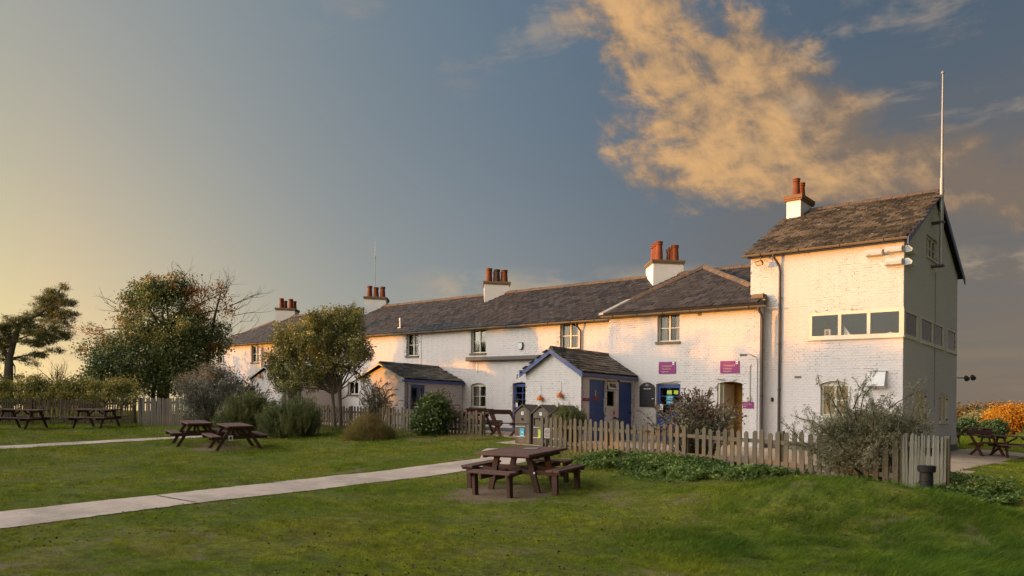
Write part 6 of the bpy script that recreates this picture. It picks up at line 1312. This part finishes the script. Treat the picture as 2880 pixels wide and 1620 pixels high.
def long_grass(name, label, segs, n, h, mat='tuft'):
    P = []
    for (x0, y0, x1, y1, wd), k in segs: kk = int(n * k); t = rng.random(kk); s = rng.normal(size=kk) * wd; P.append(np.stack([x0 + (x1 - x0) * t, y0 + (y1 - y0) * t + s], 1))
    P = np.concatenate(P); n = len(P); Z = zt(P[:, 0], P[:, 1]); hh = h * (.3 + vnoise(P[:, 0], P[:, 1], 1.7, 4)) * (.4 + .6 * rng.random(n)); a = rng.random(n) * 6.28; w = .006 + .004 * rng.random(n); V = np.empty((n, 3, 3)); l = rng.normal(size=(n, 2)) * hh[:, None] * .45
    V[:, 0] = np.stack([P[:, 0] - np.cos(a) * w, P[:, 1] - np.sin(a) * w, Z], 1); V[:, 1] = np.stack([P[:, 0] + np.cos(a) * w, P[:, 1] + np.sin(a) * w, Z], 1); V[:, 2] = np.stack([P[:, 0] + l[:, 0], P[:, 1] + l[:, 1], Z + hh], 1)
    o = np_mesh(name, V.reshape(-1, 3), 3, mat); tag(o, label, 'grass'); return stuff(o)
long_grass('long_grass', 'straggling uncut grass along the fence and under the bushes', [((-21, -5.6, -11.5, -5.35, .35), .6), ((-11.5, -5.3, -10.6, -5.4, .3), .1), ((-7.2, -6.8, 1.7, -7.9, .3), .3)], 26000, .17)
# --- autumn scrub beyond the tower
for i, (px, py, D, rx, rz, mat, nc, lb) in enumerate(((2850, 1172, 62, 70, 34, 'flame', 420, 'glowing orange autumn bush at the far lawn edge'), (2770, 1185, 66, 62, 22, 'dullscrub', 360, 'grey green scrub thicket beside the orange bush'), (2725, 1168, 80, 50, 22, 'wood_far', 300, 'rust coloured thicket behind the grey scrub'), (2800, 1160, 95, 60, 18, 'wood_far', 300, 'brown wooded thicket showing above the grey scrub'), (2795, 1205, 52, 26, 16, 'climber', 240, 'dark low bush on the far grass before the grey scrub'), (2715, 1198, 50, 24, 12, 'climber', 200, 'dark low bush behind the picnic table at the tower corner'), (2960, 1175, 70, 60, 34, 'flame', 260, 'yellow autumn bush at the outer end of the thicket'))):
    shrub('autumn_bush', lb, D, [(px, py, rx, rz, rx * .8), (px - rx * .4, py + rz * .25, rx * .5, rz * .8), (px + rx * .45, py + rz * .1, rx * .5, rz * .9)], mat, nc, 22, .5 * D / 62, .16 * D / 62, .11 * D / 62, stems=20, sr=.03, cat='bush')
def far_wood():
    B = []; rd = random.Random(3)
    for px in range(2560, 3200, 26): D = rd.uniform(120, 150); B.append(ell(px, 1172 + rd.uniform(-4, 4), D, 34, 14 + rd.uniform(0, 8), 30))
    C = blob_pts(B, 900, .3); o = np_mesh('far_wood', leaf_quads(clumps(C, 12, 1.3), .5, .4), 4, 'wood_far'); tag(o, 'distant line of rusty autumn woodland on the horizon', 'woodland'); stuff(o)
far_wood()
# --- the belt of trees out to the west, whose shade lies over the lawn and the lower walls
def shade_tree(p, D, blobs, label, n=260):
    base = SUN_H * D + SUN_P * p; base = Vector((base.x, base.y, ztf(base.x, base.y))); T = thing('shelter_tree', base, label, 'tree', 'shelter belt trees'); wood = MB(); B = []
    for dp, z, rp, rz in blobs:
        z += 1.3; c = base + SUN_P * dp; B.append((c.x, c.y, z, rp, rp, rz)); limb(wood, base + Vector((0, 0, .5)), (c.x, c.y, z), .12, .04, .05)
    wood.tube([base, base + Vector((0, 0, 3.0))], [.22, .14], 8); wood.build('trunk', 'bark', T); C = blob_pts(B, n, .1); np_mesh('leaves', leaf_quads(clumps(C, 14, .5), .24, .2), 4, 'hedge', T)
for p, D, bl, lb in ((-1.5, 44, [(0, 3.6, 2.4, 1.9), (-1.4, 3.0, 1.6, 1.5), (1.6, 3.4, 1.8, 1.7)], 'shelter tree west of the lawn in line with the tower'), (-6.0, 44, [(0, 3.9, 2.2, 1.9), (1.4, 3.4, 1.7, 1.6), (-1.6, 3.2, 1.4, 1.7)], 'shelter tree west of the lawn in line with the tea room'),
                     (-14.6, 43, [(0, 5.3, 2.0, .9), (2.2, 5.2, 1.2, .7), (-1.6, 4.2, .9, .9)], 'tall shelter tree with bare lower stem west of the lawn'), (-20.5, 45, [(0, 3.2, 2.2, 1.7), (-2.5, 3.0, 2.0, 1.6), (1.6, 4.2, .8, .8)], 'shelter tree at the northern end of the belt'),
                     (3.6, 44, [(0, 3.8, 2.6, 2.1), (2.2, 3.6, 2.0, 2.1)], 'shelter tree west of the lawn in line with the square table'), (9.5, 44, [(0, 3.8, 2.8, 2.2), (2.4, 3.8, 2.2, 2.2), (-2.4, 3.8, 2.0, 2.1)], 'shelter tree southwest of the lawn'), (16.5, 44, [(0, 3.8, 3.0, 2.2), (-2.6, 3.8, 2.4, 2.2), (2.8, 3.8, 2.4, 2.2)], 'shelter tree at the southern end of the belt')):
    shade_tree(p, D, bl, lb)
def belt_hedge(p0, p1, D, h, label):
    a, b = SUN_H * D + SUN_P * p0, SUN_H * D + SUN_P * p1; T = thing('shelter_hedge', ((a.x + b.x) / 2, (a.y + b.y) / 2, 0), label, 'hedge'); B = []; n = max(2, int(abs(p1 - p0) / 1.1)); wood = MB()
    for i in range(n + 1): c = a.lerp(b, i / n); z = ztf(c.x, c.y); B += [(c.x, c.y, z + h * .3, .9, .9, h * .34), (c.x, c.y, z + h * .72, .9, .9, h * .30)]; wood.tube([(c.x, c.y, z), (c.x, c.y, z + h * .8)], [.07, .03], 5)
    wood.build('stems', 'bark', T); C = blob_pts(B, int(90 * n), .0); np_mesh('leaves', leaf_quads(clumps(C, 12, .4), .24, .2), 4, 'hedge', T)
belt_hedge(-10.3, 22, 46, 5.2, 'tall field hedge west of the lawn'); belt_hedge(-17, -10.3, 46, 3.4, 'low stretch of field hedge west of the lawn'); belt_hedge(-24.5, -17, 46, 4.0, 'overgrown field hedge northwest of the lawn'); belt_hedge(-31, -24.5, 46, 5.8, 'highest stretch of field hedge beyond the overgrown one')
build_grass(900000)
def specks():
    X, Y, d = scatter(3600, 7, 34, 1.2); ok = lawn_ok(X, Y) & (vnoise(X, Y, .6, 12) > .42); X, Y = X[ok], Y[ok]; P = np.stack([X, Y, zt(X, Y) + .030], 1); a = unit(len(P)); a[:, 2] *= .2
    o = np_mesh('fallen_leaves', leaf_quads(P, .038, .026, a, 1.2), 4, 'litter'); tag(o, 'scattered dry leaves and droppings on the lawn', 'leaves'); stuff(o)
    X, Y, d = scatter(420, 14, 32, 1.05); ok = lawn_ok(X, Y) & (vnoise(X, Y, .35, 9) > .55); X, Y = X[ok], Y[ok]; P = np.stack([X, Y, zt(X, Y) + .03], 1); a = unit(len(P)); a[:, 2] *= .15
    o = np_mesh('daisies', leaf_quads(P, .016, .016, a, 3.), 4, 'paper'); tag(o, 'tiny white daisies dotted over the grass', 'daisies'); stuff(o)
specks()
